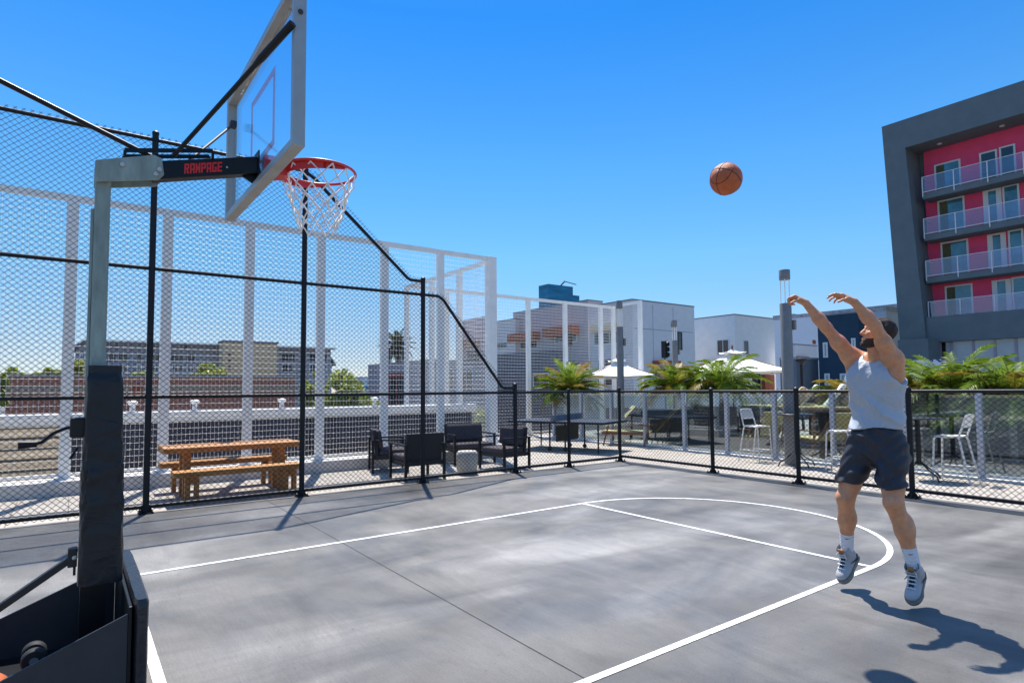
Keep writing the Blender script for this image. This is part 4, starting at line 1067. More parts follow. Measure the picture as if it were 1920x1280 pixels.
# far white tower with balconies behind the lamp post
W, c = block('far white apartment tower with dark balcony bays behind the lamp post', (1488,590), 115, 1449, 1532, pm('far_white', (0.78,0.78,0.80), rough=0.8, var=0.05), name='apartment_tower', cap=0.3)
for k in range(6):
    win(W, 'X', c.x, (1452,604+k*9), (1462,608.5+k*9), frame=DARKFRAME, fw=0.12, out=0.12); 
for k in range(5): win(W, 'Y', c.y, (1491,602+k*13), (1495,609+k*13), frame=DARKFRAME, fw=0.12)
for k in range(2): win(W, 'Y', c.y, (1507+k*9,622), (1513+k*9,644), frame=DARKFRAME, fw=0.15)
# grey garage block with white upper storey
E_, c = block('low grey garage block with a pale coping next to the navy building', (1493,673), 50, 1462, 1534, GREYWALL, GREYWALL, name='garage_block', roof=pm('pale_cap', (0.42,0.42,0.42)), cap=0.3)
W2, c2 = block('white stepped house with orange trim above the grey garage block', (1490,646), 64, 1470, 1532, pm('far_white',()), name='townhouse')
win(W2, 'Y', c2.y, (1523,637), (1529,645), frame=ORANGE, gl=ORANGE); awning(W2, 'Y', c2.y, (1492,668), (1512,673), d=0.3)
# navy building and pale building behind the player
F_, c = block('navy stucco townhouse behind the outstretched arm of the player', (1608,586), 50, 1532, 1640, NAVYWALL, NAVYWALL)
for p, q in (((1543,642),(1553,670)), ((1546,700),(1557,727)), ((1596,634),(1605,652)), ((1575,700),(1590,727))): win(F_, 'X', c.x, p, q, frame=WINFRAME, fw=0.12, gl=pm('window_blind', (0.30,0.38,0.40), rough=0.3, var=0.2))
G, c = block('pale grey building with a flat roof beside the charcoal balconies', (1661,582), 56, 1560, 1705, pm('pale_grey_wall', (0.55,0.58,0.62), rough=0.8, var=0.06, scale=1), roof=pm('gravel_roof', (0.40,0.39,0.40), rough=0.9, var=0.4, scale=3), cap=0.7)
K, c = block('long far building with a light gravel coloured roof edge', (1712,574), 75, 1450, 1760, pm('far_white',()), roof=MATS['gravel_roof'], cap=0.8, name='long_building')

# panel joints on the white townhouse
bx_, by_ = B['x'], B['y']
jt = MB()
for q0, q1 in (((1190,615),(1299,621)),):
    a_ = at(*q0, Y=by_); b_ = at(*q1, Y=by_); jt.box((a_.x,by_-0.006,a_.z-0.03), (b_.x,by_-0.002,a_.z+0.03))
for px_ in (1224,1262):
    a_ = at(px_, 600, Y=by_); zt_ = at(1190,568,Y=by_).z; jt.box((a_.x-0.03,by_-0.008,-2), (a_.x+0.03,by_-0.0065,zt_))
jt.build('panel_joint', pm('joint_grey', (0.42,0.42,0.43), rough=0.8), B)

# charcoal and magenta building
XC = 49.0
ch = thing('balcony_building', 'charcoal building with magenta walls and four rows of glass balconies', 'building', (XC, 12, -7.19))
TL, BL, IT, IB = at(1653,238,X=XC), at(1690,640,X=XC), at(1697,277,X=XC), at(1735,620,X=XC)
zt0, yR = TL.z, 2.0
zi = IT.z
fr = MB()
fr.prism([(XC,TL.y,zt0),(XC,IT.y,zi),(XC,IB.y-0.06,4.0),(XC,BL.y+0.05,4.0)], (3.2,0,0))
fr.prism([(XC,TL.y,zt0),(XC,yR,zt0),(XC,yR,zi),(XC,IT.y,zi)], (3.2,0,0))
MBf = fr.build('concrete_frame', CHARCOAL, ch)
XM = 51.2
MB().box((XM,yR,5.0), (XM+0.3,IT.y-0.4,zt0-0.3)).build('facade_wall', MAGENTA, ch)
MB().box((XM+0.3005,yR,-7.1), (66,TL.y-1.4,zt0-0.3)).build('rear_wall', CHARCOAL, ch)
bz = at(1745,594,X=XC+0.25).z; bz0 = at(1760,641,X=XC+0.25).z
MB().box((XC+0.25,yR,bz0), (XM-0.002,IB.y+0.02,bz)).build('base_band', CHARCOAL, ch)
PALEGL = pm('pale_shop_glass', (0.40,0.45,0.46), rough=0.15, var=0.15, scale=0.4)
MB().box((XC+0.6,yR,-7.1), (XM-0.004,IB.y-1.0,bz0-0.01)).build('storefront', PALEGL, ch)
ms = MB()
for px in (1764,1785,1826,1866,1906): y = at(px,660,X=XC+0.58).y; ms.box((XC+0.54,y-0.07,-7), (XC+0.598,y+0.07,bz0-0.02))
ms.build('storefront_mullion', pm('mauve_mullion',(0.35,0.28,0.34)), ch)
y0c, y1c = at(1684,660,X=47).y, at(1741,660,X=47).y
MB().box((47,y1c,-7.1), (XC-0.01,y0c,at(1741,634,X=47).z)).build('stair_block', CHARCOAL, ch)
BALG = glass('balcony_glass', (0.93,0.86,0.92), 0.09, (0.95,0.95,1.0), top=0.30)
XB = 49.75
slabs = [374, 452, 531, 594]
lefts = [1730, 1733, 1737, 1741]
tops = [(1755,317,1809,292,1757,345), (1758,386,1812,362,0,0), (1761,463,1815,446,0,0), (1764,536,1819,532,0,0)]
for k in range(4):
    e = at(lefts[k], slabs[k], X=XB); zs = e.z; yl = e.y
    if k < 3:
        MB().box((XB,yR,zs), (XM-0.003,yl,zs+0.42)).build('balcony_slab', CHARCOAL, ch)
        zb_ = zs+0.50
    else:
        zb_ = bz+0.02
    bl_ = thing  # rail, panel and posts are parts of the building
    rl = MB(); zr = zb_+1.12
    rl.bar((XB-0.02,yR,zb_), (XB-0.02,yl,zb_), 0.05, 0.05); rl.bar((XB-0.02,yR,zr), (XB-0.02,yl,zr), 0.04, 0.04)
    yy = yl-0.02
    for i in range(8):
        y = yl-0.03-i*1.93
        if y < yR: break
        rl.box((XB-0.05,y-0.03,zb_-(0.34 if k < 3 else 0.0)), (XB+0.01,y+0.03,zr))
    rl.bar((XB,yl-0.02,zr), (XM-0.01,yl-0.02,zr), 0.04, 0.04); rl.bar((XB,yl-0.02,zb_), (XM-0.01,yl-0.02,zb_), 0.04, 0.04)
    ro = rl.build('balcony_rail', WINFRAME, ch)
    MB().box((XB-0.004,yR,zb_+0.03), (XB+0.008,yl-0.06,zr-0.025)).build('glass_panel', BALG, ro)
wz = []
for k in range(4):
    t_l = [(1756,312),(1759,384),(1761,461),(1765,541)][k]; b_r = [(1806,342),(1810,420),(1813,498),(1817,588)][k]
    e = at(lefts[k], slabs[k], X=XB); fl = (e.z+0.5) if k < 3 else bz+0.02
    ztop_ = at(1780, [303,373,453,536][k], X=XM).z
    ya = at(t_l[0], 400, X=XM).y; yb = at(b_r[0], 400, X=XM).y
    def wn(ya, yb, z0, z1, gl, fw=0.11, name='window', door=False):
        f = MB(); pl = XM
        w2 = 0.30 if door else fw
        f.box((pl-0.07,yb,z0), (pl-0.002,yb+w2,z1)); f.box((pl-0.07,ya-w2,z0), (pl-0.002,ya,z1))
        f.box((pl-0.07,yb+w2+.0005,z1-fw), (pl-0.002,ya-w2-.0005,z1)); f.box((pl-0.07,yb+w2+.0005,z0), (pl-0.002,ya-w2-.0005,z0+fw))
        o = f.build(name, WINFRAME, ch)
        MB().box((pl-0.02,yb+w2*0.9,z0+fw*0.9), (pl-0.001,ya-w2*0.9,z1-fw*0.9)).build('pane', gl, o)
        return o
    w_ = wn(ya, yb, fl, ztop_, WINBLUE)
    MB().box((XM-0.0235,ya-0.62,fl+0.10), (XM-0.0205,ya-0.10,ztop_-0.10)).build('curtain', pm('olive_curtain', (0.10,0.10,0.05), rough=0.9, var=0.3), w_)
    dl_, dr_ = [(1842,1876),(1845,1880),(1849,1884),(1853,1889)][k]
    yd0, yd1 = at(dl_, 400, X=XM).y, at(dr_, 400, X=XM).y
    wn(yd0, yd1, fl-0.05, ztop_, WINBLUE if k else WINGLASS, name='balcony_door', door=(k > 0))
    wl_, wr_ = [(1880,1911),(1882,1914),(1888,1917),(1890,1930)][k]
    wn(at(wl_,400,X=XM).y, at(wr_,400,X=XM).y, fl, ztop_+0.05, WINBLUE if k else WINGLASS)
for px, py in ((1760,268),(1878,235)):
    p = at(px, py, Z=zi); MB().lathe([(0.14,0),(0.16,-0.05),(0.05,-0.09)], (50.2,p.y,zi-0.002), seg=12).build('soffit_light', WINFRAME, ch)

# brick building across the street
pB = at(280, 707, D=42); YB = pB.y; zBt = pB.z
x0, x1 = at(12,715,Y=YB).x, at(553,715,Y=YB).x
bk = thing('brick_building', 'long low red brick building with tan bands across the street', 'building', (x0, YB, -7.19))
MB().box((x0,YB,-7.1), (x1,YB+14,zBt)).build('wall', brick('red_brick', (0.64,0.20,0.10), (0.50,0.14,0.075), (0.50,0.38,0.30), 4.0), bk)
zb1, zb2 = at(280,723,Y=YB).z, at(280,737,Y=YB).z
MB().box((x0-0.03,YB-0.05,zb2), (x1+0.03,YB-0.001,zb1)).build('tan_band', brick('tan_brick', (0.60,0.42,0.28), (0.48,0.28,0.17), (0.40,0.34,0.28), 4.0), bk)
MB().box((x0-0.1,YB-0.1,zBt+0.001), (x1+0.1,YB+14.1,zBt+0.12)).build('coping', pm('stone_coping', (0.50,0.46,0.42), rough=0.8), bk)
wq = at(258,728,Y=YB); MB().lathe([(0.28,0),(0.28,0.03),(0.05,0.035)], (wq.x,YB-0.052,wq.z), seg=16, axis=(0,-1,0)).build('wall_boss', ORANGE, bk)

# grey apartment row behind the brick building
pA = at(300, 636, D=88); YA = pA.y; zA = pA.z
apx0, apx1 = at(186,640,Y=YA).x, at(620,645,Y=YA).x
ap = thing('apartment_row', 'grey apartment row with dark roof band and rows of dark windows behind the brick building', 'building', ((apx0+apx1)/2, YA, -7.19))
GREYSIDE = siding('apartment_siding', (0.40,0.42,0.45), pitch=0.25, depth=0.8)
MB().box((apx0,YA,-7.1), (apx1,YA+14,zA-0.36)).build('wall', GREYSIDE, ap)
MB().prism([(apx0-0.5,YA-0.9,zA-0.35),(apx0-0.5,YA+7,zA+0.1),(apx0-0.5,YA+15,zA-0.35)], (apx1-apx0+1.0,0,0)).build('roof', pm('roof_shingle', (0.17,0.16,0.17), rough=0.9, var=0.25, scale=4), ap)
MB().box((apx0-0.4,YA-0.95,zA-0.62), (apx1+0.4,YA-0.003,zA-0.36)).build('fascia', pm('pale_trim', (0.5,0.5,0.5)), ap)
for zy in (656,):
    zz = at(300,zy,Y=YA).z; MB().box((apx0,YA-0.35,zz), (apx1,YA-0.002,zz+0.25)).build('trim_band', MATS['pale_trim'], ap)
for a, b_ in ((205,216),(222,240),(256,266),(284,298),(322,344),(350,364),(528,552),(580,592),(600,612)):
    win(ap, 'Y', YA, (a,664), (b_,676), frame=DARKFRAME, fw=0.1); win(ap, 'Y', YA, (a,682), (b_,698), frame=WINFRAME, fw=0.14, mull=1)
for a, b_ in ((213,221),(345,352),(565,572)): win(ap, 'Y', YA, (a,648), (b_,654), frame=DARKFRAME, fw=0.1)
bt0, bt1 = at(419,645,Y=YA-4).x, at(520,645,Y=YA-4).x
MB().box((bt0,YA-4,-7.1), (bt1,YA-0.96,at(470,643,Y=YA-4).z)).build('stair_tower', BEIGE, ap)
MB().box((bt0-0.15,YA-4.15,at(470,643,Y=YA-4).z+0.002), (bt1+0.15,YA-0.97,at(470,641,Y=YA-4).z+0.1)).build('tower_cap', ROOFCAP, ap)
for z0_, z1_ in ((662,668),(674,680),(686,692)): win(ap, 'Y', YA-4, (427,z0_), (432,z1_), frame=DARKFRAME, fw=0.06)
def gable_house(xa, xb, yt, ye, Y, label, wpx):
    x0_, x1_ = at(xa,ye,Y=Y).x, at(xb,ye,Y=Y).x; ze = at(xa,ye,Y=Y).z; zt_ = at((xa+xb)/2,yt,Y=Y).z; xm = (x0_+x1_)/2
    t = thing('gabled_house', label, 'house', (xm,Y,-7.19), 'gabled ends of the apartment row')
    MB().prism([(x0_,Y,-7.1),(x1_,Y,-7.1),(x1_,Y,ze),(xm,Y,zt_),(x0_,Y,ze)], (0,9,0)).build('wall', GREYSIDE, t)
    rf_ = MB()
    for a_, b_ in (((x0_-0.5,ze-0.45),(xm,zt_+0.02)), ((x1_+0.5,ze-0.45),(xm,zt_+0.02))):
        rf_.prism([(a_[0],Y-0.6,a_[1]),(b_[0],Y-0.6,b_[1]),(b_[0],Y-0.6,b_[1]+0.3),(a_[0],Y-0.6,a_[1]+0.3)], (0,10,0))
    rf_.build('roof', MATS['roof_shingle'], t)
    if wpx: win(t, 'Y', Y, wpx[0], wpx[1], frame=WINFRAME, fw=0.14, mull=1)
gable_house(142, 182, 640, 651, YA-3, 'grey gabled house beyond the trees, left half hidden by the hoop pole', ((150,661),(160,674)))
gable_house(598, 622, 662, 680, YA+8, 'small dark gabled roof end above the leafy tree', None)
bh = at(698, 706, D=95)
hb_ = thing('blue_shop', 'far white and blue shop with a blue awning between two white posts', 'shop', (bh.x, bh.y, -7.19))
MB().box((bh.x-1.6,bh.y,-7.1), (bh.x+1.6,bh.y+6,bh.z)).build('wall', pm('far_white',()), hb_)
MB().box((bh.x-1.6,bh.y-0.8,at(698,729,Y=bh.y).z), (bh.x+1.6,bh.y-0.003,at(698,724,Y=bh.y).z)).build('awning', pm('sky_blue_awning', (0.02,0.30,0.50), rough=0.6), hb_)
win(hb_, 'Y', bh.y, (690,711), (700,720), frame=DARKFRAME)
# blue and white mural screen behind the palms
mm, nt, bb_ = _nt('mural_paint'); N, L = nt.nodes, nt.links
tc = N.new('ShaderNodeTexCoord'); wv = N.new('ShaderNodeTexWave'); wv.inputs['Scale'].default_value = 1.6; wv.inputs['Distortion'].default_value = 9; wv.inputs['Detail'].default_value = 3
L.new(tc.outputs['Object'], wv.inputs['Vector']); rp = N.new('ShaderNodeValToRGB'); rp.color_ramp.interpolation = 'CONSTANT'
rp.color_ramp.elements[0].color = (0.012,0.06,0.26,1); rp.color_ramp.elements[1].position = 0.66; rp.color_ramp.elements[1].color = (0.70,0.76,0.82,1)
L.new(wv.outputs['Fac'], rp.inputs['Fac']); L.new(rp.outputs['Color'], bb_.inputs['Base Color'])
m0 = at(1690, 676, D=19.5); m1 = at(1775, 740, X=m0.x)
mu = MB().box((m0.x,m1.y,0.5), (m0.x+0.08,m0.y,m0.z)).build('mural_panel', mm)
tag(mu, 'blue and white swirl painted panel behind the palms', 'mural')
MB().box((m0.x+0.005,m1.y+0.1,-0.019), (m0.x+0.075,m1.y+0.2,0.4995)).box((m0.x+0.005,m0.y-0.2,-0.019), (m0.x+0.075,m0.y-0.1,0.4995)).build('leg', BLACKSTEEL, mu)

# ================================================================== TREES
LEAF1 = leafmat('tree_leaf', (0.12,0.19,0.018), (0.52,0.55,0.07))
BARK = pm('bark', (0.10,0.075,0.05), rough=0.9, var=0.3, scale=10, bump=0.5)
def tree(xa, xb, yt, yb, D, label, seed, n=2600, leaf=0.26, zb=-7.19):
    r2 = random.Random(seed); xm = (xa+xb)/2
    top = at(xm, yt, D=D); bot = at(xm, yb, D=D); rw = (at(xb,(yt+yb)/2,D=D)-at(xa,(yt+yb)/2,D=D)).length/2
    cz = (top.z+bot.z)/2; rh = (top.z-bot.z)/2
    base = Vector((top.x, top.y, zb))
    t = thing('tree', label, 'tree', base, 'street trees')
    tr = MB(); c = Vector((top.x, top.y, cz))
    tr.path([base, base.lerp(c,0.5)+Vector((0.15,0.1,0)), c], [0.28,0.2,0.1], seg=8)
    cl = []
    for k in range(16):
        while True:
            v = Vector((r2.uniform(-1,1), r2.uniform(-1,1), r2.uniform(-1,1)))
            if 0.25 < v.length < 1: break
        p = c+Vector((v.x*rw*0.85, v.y*rw*0.85, v.z*rh*0.85)); cl.append((p, r2.uniform(0.22,0.45)*min(rw, rh*1.3)))
        tr.path([c.lerp(base,0.12), c.lerp(p,0.5)+Vector((0,0,0.1)), p], [0.08,0.05,0.02], seg=5)
    tr.build('trunk', BARK, t)
    lf = MB()
    for i in range(n):
        p, r_ = cl[i % len(cl)]
        v = Vector((r2.gauss(0,1), r2.gauss(0,1), r2.gauss(0,1))).normalized()*r_*r2.uniform(0.45,1.12)
        q = p+Vector((v.x,v.y,v.z*0.8)); a = Vector((r2.gauss(0,1), r2.gauss(0,1), r2.gauss(0,1))).normalized(); b = a.cross(Vector((r2.gauss(0,1), r2.gauss(0,1), r2.gauss(0,1)))).normalized()
        s = leaf*r2.uniform(0.6,1.25)
        lf.add([q-a*s*0.5, q+b*s*0.28, q+a*s*0.5, q-b*s*0.28], [(0,1,2,3)])
    lf.build('crown', LEAF1, t, fix=False)
    return t
tree(-40, 22, 692, 770, 33, 'dark green tree beside the near end of the brick building', 1, 2200, 0.26)
tree(-15, 66, 690, 722, 58, 'leafy green tree over the far end of the brick roof', 2, 2600, 0.32)
tree(52, 122, 690, 722, 60, 'leafy green tree behind the brick roof next to the hoop pole', 3, 2600, 0.32)
tree(122, 172, 676, 712, 62, 'round green tree in front of the gabled house', 4, 2200, 0.32)
tree(355, 424, 680, 716, 63, 'spreading green tree in front of the grey apartments', 5, 2600, 0.32)
tree(236, 300, 694, 716, 62, 'low green shrub tree above the brick roof', 6, 1600, 0.3)
tree(560, 618, 692, 790, 40, 'tall green tree against the corner of the brick building', 7, 2800, 0.30)
tree(590, 698, 684, 800, 38, 'broad bright green tree right of the brick building', 8, 4200, 0.30)
tree(868, 914, 744, 830, 30, 'green shrub behind the wide black armchair', 9, 1800, 0.2)
tree(690, 725, 742, 790, 36, 'olive shrub beside the red framed house', 10, 1400, 0.2)
# fan palm
pc = at(745, 648, D=70); r2 = random.Random(4)
fp_ = thing('fan_palm', 'tall fan palm with a dark drooping crown above the house', 'palm tree', (pc.x, pc.y, -7.19))
MB().path([(pc.x,pc.y,-7.18),(pc.x+0.1,pc.y,-3),(pc.x,pc.y,pc.z-0.3)], [0.34,0.26,0.24], seg=10).build('trunk', TRUNKM, fp_, smooth=True)
cr_ = MB()
for k in range(46):
    frond(cr_, (pc.x,pc.y,pc.z), 2*math.pi*k*0.382, -0.9+2.35*(k+0.5)/46, r2.uniform(1.7,2.3), r2.uniform(0.4,1.0), nl=12, lw=0.10, ll=0.7, r2=r2)
cr_.build('crown', PALMFAN, fp_, fix=False)

# ================================================================== PERSON (one continuous body grown from a distance field)
class SDF:
    def __init__(s, lo, hi, h):
        s.lo = np.array(lo, float); s.h = h
        s.n = np.ceil((np.array(hi)-s.lo)/h).astype(int)+1
        s.a = np.full(s.n, 0.5, np.float32)
    def _win(s, lo, hi):
        i0 = np.maximum(0, np.floor((lo-s.lo)/s.h).astype(int)); i1 = np.minimum(s.n, np.ceil((hi-s.lo)/s.h).astype(int)+1)
        if (i1 <= i0).any(): return None, None
        sl = tuple(slice(a, b) for a, b in zip(i0, i1))
        ax = [s.lo[k]+s.h*np.arange(i0[k], i1[k]) for k in range(3)]
        return sl, np.stack(np.meshgrid(*ax, indexing='ij'), -1)
    def _put(s, sl, d, k, sub):
        a = s.a[sl]
        if sub:
            e = np.maximum(k-np.abs(a+d), 0)/k if k else 0
            s.a[sl] = np.maximum(a, -d) + (e*e*k*0.25 if k else 0)
        else:
            e = np.maximum(k-np.abs(a-d), 0)/k if k else 0
            s.a[sl] = np.minimum(a, d) - (e*e*k*0.25 if k else 0)
    def cone(s, a, b, ra, rb=None, k=0.03, sub=False):
        a = np.array(a, float); b = np.array(b, float); rb = ra if rb is None else rb; m = max(ra, rb)+2*k+3*s.h
        sl, P = s._win(np.minimum(a, b)-m, np.maximum(a, b)+m)
        if sl is None: return
        ba = b-a; t = np.clip(((P-a)@ba)/max(ba@ba, 1e-12), 0, 1)
        d = np.linalg.norm(P-a-t[..., None]*ba, axis=-1)-(ra+(rb-ra)*t)
        s._put(sl, d, k, sub)
    def ell(s, c, r, ax=None, k=0.03, sub=False):
        c = np.array(c, float); r = np.array(r, float); m = r.max()+2*k+3*s.h
        sl, P = s._win(c-m, c+m)
        if sl is None: return
        q = P-c
        if ax is not None: q = q@np.array(ax).T
        k0 = np.linalg.norm(q/r, axis=-1); k1 = np.linalg.norm(q/(r*r), axis=-1)+1e-9
        s._put(sl, k0*(k0-1)/k1, k, sub)
    def coords(s):
        ax = [s.lo[k]+s.h*np.arange(s.n[k]) for k in range(3)]
        return np.meshgrid(*ax, indexing='ij')
    def mesh(s):
        V = s.a; S = V < 0; n = V.shape
        # surface nets
        c = np.zeros(tuple(x-1 for x in n), np.int8)
        for dx in (0,1):
            for dy in (0,1):
                for dz in (0,1): c += S[dx:n[0]-1+dx, dy:n[1]-1+dy, dz:n[2]-1+dz]
        act = (c > 0) & (c < 8); idx = -np.ones(act.shape, np.int64); I = np.argwhere(act); idx[act] = np.arange(len(I))
        acc = np.zeros((len(I), 3)); cnt = np.zeros(len(I))
        cor = [(a,b,d) for a in (0,1) for b in (0,1) for d in (0,1)]
        for p in cor:
            for ax in range(3):
                if p[ax]: continue
                q = list(p); q[ax] = 1
                v0 = V[I[:,0]+p[0], I[:,1]+p[1], I[:,2]+p[2]]; v1 = V[I[:,0]+q[0], I[:,1]+q[1], I[:,2]+q[2]]
                cr = (v0 < 0) != (v1 < 0); t = np.where(cr, v0/np.where(cr, v0-v1, 1), 0)
                pos = np.array(p, float)[None].repeat(len(I), 0); pos[:, ax] += t
                acc += pos*cr[:, None]; cnt += cr
        P = s.lo + s.h*(I + acc/np.maximum(cnt, 1)[:, None])
        F = []
        for ax in range(3):
            u, w = [(1,2),(2,0),(0,1)][ax]
            sl0 = [slice(None)]*3; sl1 = [slice(None)]*3; sl0[ax] = slice(0, n[ax]-1); sl1[ax] = slice(1, n[ax])
            A, Bq = S[tuple(sl0)], S[tuple(sl1)]
            E = np.argwhere(A != Bq)
            E = E[(E[:, u] > 0) & (E[:, w] > 0) & (E[:, u] < n[u]-1) & (E[:, w] < n[w]-1)]
            if not len(E): continue
            def g(du, dw):
                e = E.copy(); e[:, u] -= du; e[:, w] -= dw; return idx[e[:,0], e[:,1], e[:,2]]
            q = np.stack([g(1,1), g(0,1), g(0,0), g(1,0)], 1)
            fl = A[E[:,0], E[:,1], E[:,2]]; q[~fl] = q[~fl][:, ::-1]
            F.append(q)
        return P, np.concatenate(F)
def sdf_obj(name, f, mat, par, smooth_it=2):
    P, F = f.mesh(); off = np.array(wloc(par))
    for _ in range(smooth_it):
        s = np.zeros_like(P); c = np.zeros(len(P))
        for a, b in ((0,1),(1,2),(2,3),(3,0)):
            np.add.at(s, F[:, a], P[F[:, b]]); np.add.at(c, F[:, a], 1); np.add.at(s, F[:, b], P[F[:, a]]); np.add.at(c, F[:, b], 1)
        P = P*0.45 + 0.55*s/np.maximum(c, 1)[:, None]
    me = bpy.data.meshes.new(name); me.from_pydata((P-off).tolist(), [], F.tolist()); me.materials.append(mat)
    me.polygons.foreach_set('use_smooth', [True]*len(me.polygons)); me.update()
    o = bpy.data.objects.new(name, me); COL.objects.link(o); o.parent = par
    return o
nA = lambda v: np.array(v, float)/np.linalg.norm(v)

def skin_material():
    m = pm('skin', (0.60,0.275,0.140), rough=0.48, var=0.16, scale=22, bump=0.12, bscale=220)
    b = m.node_tree.nodes['Principled BSDF']; b.inputs['Subsurface Weight'].default_value = 0.12
    b.inputs['Subsurface Radius'].default_value = (0.02,0.008,0.004); b.inputs['Subsurface Scale'].default_value = 0.6
    return m
SKIN = skin_material()
man = thing('person', 'man in pale blue tank top and dark shorts jumping with both arms raised', 'person', (4.85,2.04,0.0))
fB = nA((-0.995,0.10,0)); lB = np.array((-fB[1]*1.0, fB[0], 0)); lB = nA((-0.10,-0.995,0)); uB = np.array((0,0,1.0))
AXB = [fB, lB, uB]
def bp(c, f=0, l=0, u=0): return np.array(c, float)+fB*f+lB*l+uB*u
PEL = np.array((4.86,2.04,1.10)); CH = np.array((4.87,2.035,1.55))
shR, elR, wrR = np.array((4.86,2.185,1.765)), np.array((4.67,2.285,2.010)), np.array((4.56,2.382,2.205))
shL, elL, wrL = np.array((4.83,1.885,1.735)), np.array((4.64,1.925,1.990)), np.array((4.53,2.012,2.165))
hipR, knR, caR, anR = np.array((4.85,2.135,1.09)), np.array((4.76,2.232,0.715)), np.array((4.83,2.262,0.54)), np.array((4.89,2.297,0.265))
hipL, knL, caL, anL = np.array((4.85,1.935,1.09)), np.array((4.74,1.893,0.73)), np.array((4.80,1.855,0.535)), np.array((4.845,1.815,0.25))
def torso(S, g=0.0):
    S.ell(bp((4.86,2.035,1.26)), (0.096+g, 0.136+g, 0.22+g), AXB, 0.05)
    S.ell(bp(CH, f=0.005, u=-0.02), (0.116+g, 0.163+g, 0.21+g), AXB, 0.05)
    S.ell(bp(CH, f=0.0, u=0.12), (0.098+g, 0.165+g, 0.13+g), AXB, 0.05)
    for s in (-1, 1):
        S.ell(bp(CH, f=0.072, l=s*0.082, u=0.065), (0.052+g, 0.085+g, 0.068+g), AXB, 0.035)
        S.cone(bp(CH, f=-0.02, l=s*0.120, u=0.07), bp(CH, f=-0.015, l=s*0.095, u=-0.20), 0.058+g, 0.05+g, 0.05)
        S.cone(bp(CH, f=-0.05, l=s*0.08, u=0.12), bp(CH, f=-0.06, l=s*0.06, u=-0.2), 0.055+g, 0.05+g, 0.05)
    S.ell(bp(PEL, u=-0.01), (0.112+g, 0.162+g, 0.13+g), AXB, 0.05)
Bd = SDF((4.36,1.62,0.10), (5.06,2.62,2.42), 0.006)
torso(Bd, -0.013)
for s in (-1, 1): Bd.ell(bp(PEL, f=-0.06, l=s*0.075, u=-0.05), (0.075,0.072,0.08), AXB, 0.04)
# neck, shoulders, arms
HC = np.array((4.835,1.985,1.955)); Ff = nA((-0.66*0.97,0.70*0.97,0.22)); Lf = nA((-Ff[1],Ff[0],0)); Uf = np.cross(Ff, Lf)
Lf = Lf
if Uf[2] < 0: Uf = -Uf
HA = [Ff, Lf, Uf]
def hp_(f, l, u): return HC+Ff*f+Lf*l+Uf*u
nb = np.array((4.875,2.012,1.74))
Bd.cone(nb, hp_(-0.025,0,-0.06), 0.066, 0.058, 0.03)
Bd.cone(nb+np.array((-0.03,0.0,0.0)), hp_(0.02,0,-0.085), 0.045, 0.042, 0.03)
for sh, el, wr, s in ((shR,elR,wrR,-1), (shL,elL,wrL,1)):
    Bd.cone(bp(nb, f=-0.03, u=-0.005), sh+np.array((0.01,0,0.03)), 0.052, 0.050, 0.04)
    Bd.cone(bp(CH, f=0.0, l=s*0.13, u=0.10), sh, 0.075, 0.062, 0.05)
    d = nA(el-sh); Bd.ell(sh+d*0.05, (0.070,0.062,0.066), AXB, 0.035)
    Bd.cone(sh, sh+d*0.17, 0.056, 0.049, 0.03); Bd.cone(sh+d*0.14, el, 0.049, 0.038, 0.03)
    e = nA(wr-el); side = nA(np.cross(d, (0,0,1)))
    Bd.cone(el, el+e*0.09, 0.040, 0.043, 0.025); Bd.cone(el+e*0.07, wr, 0.042, 0.027, 0.025)
    Bd.ell(sh+d*0.17+fB*0.016, (0.046,0.046,0.052), AXB, 0.03)
# legs
for hip, kn, ca, an in ((hipR,knR,caR,anR), (hipL,knL,caL,anL)):
    Bd.cone(hip, kn+(hip-kn)*0.25, 0.078, 0.069, 0.04); Bd.cone(kn+(hip-kn)*0.3, kn, 0.070, 0.060, 0.03)
    Bd.ell(kn+np.array((-0.022,0,0.005)), (0.048,0.045,0.055), None, 0.025)
    Bd.cone(kn, ca, 0.060, 0.058, 0.03); Bd.ell(ca+np.array((0.018,0,0.02)), (0.056,0.060,0.10), None, 0.03); Bd.cone(ca, an, 0.056, 0.037, 0.03)
    Bd.cone(an, an+np.array((-0.005,0,-0.045)), 0.035, 0.030, 0.02)
# head
Bd.ell(hp_(-0.012,0,0.022), (0.098,0.076,0.086), HA, 0.02)
Bd.ell(hp_(0.034,0,-0.030), (0.060,0.060,0.085), HA, 0.02)
Bd.ell(hp_(0.036,0,-0.088), (0.052,0.050,0.036), HA, 0.02)
Bd.ell(hp_(0.078,0,-0.104), (0.020,0.024,0.020), HA, 0.015)
Bd.cone(hp_(0.080,-0.034,0.030), hp_(0.080,0.034,0.030), 0.013, 0.013, 0.012)
for s in (-1, 1):
    Bd.ell(hp_(0.098,s*0.031,0.010), (0.016,0.017,0.011), HA, 0.012, sub=True)
    Bd.ell(hp_(0.066,s*0.040,-0.022), (0.024,0.024,0.022), HA, 0.015)
    Bd.ell(hp_(-0.004,s*0.079,-0.006), (0.020,0.009,0.032), HA, 0.008)
    Bd.ell(hp_(0.098,s*0.012,-0.033), (0.011,0.010,0.009), HA, 0.006)
Bd.cone(hp_(0.088,0,0.016), hp_(0.113,0,-0.028), 0.008, 0.0125, 0.012)
Bd.ell(hp_(0.092,0,-0.062), (0.010,0.024,0.007), HA, 0.005); Bd.ell(hp_(0.090,0,-0.076), (0.010,0.021,0.007), HA, 0.005)
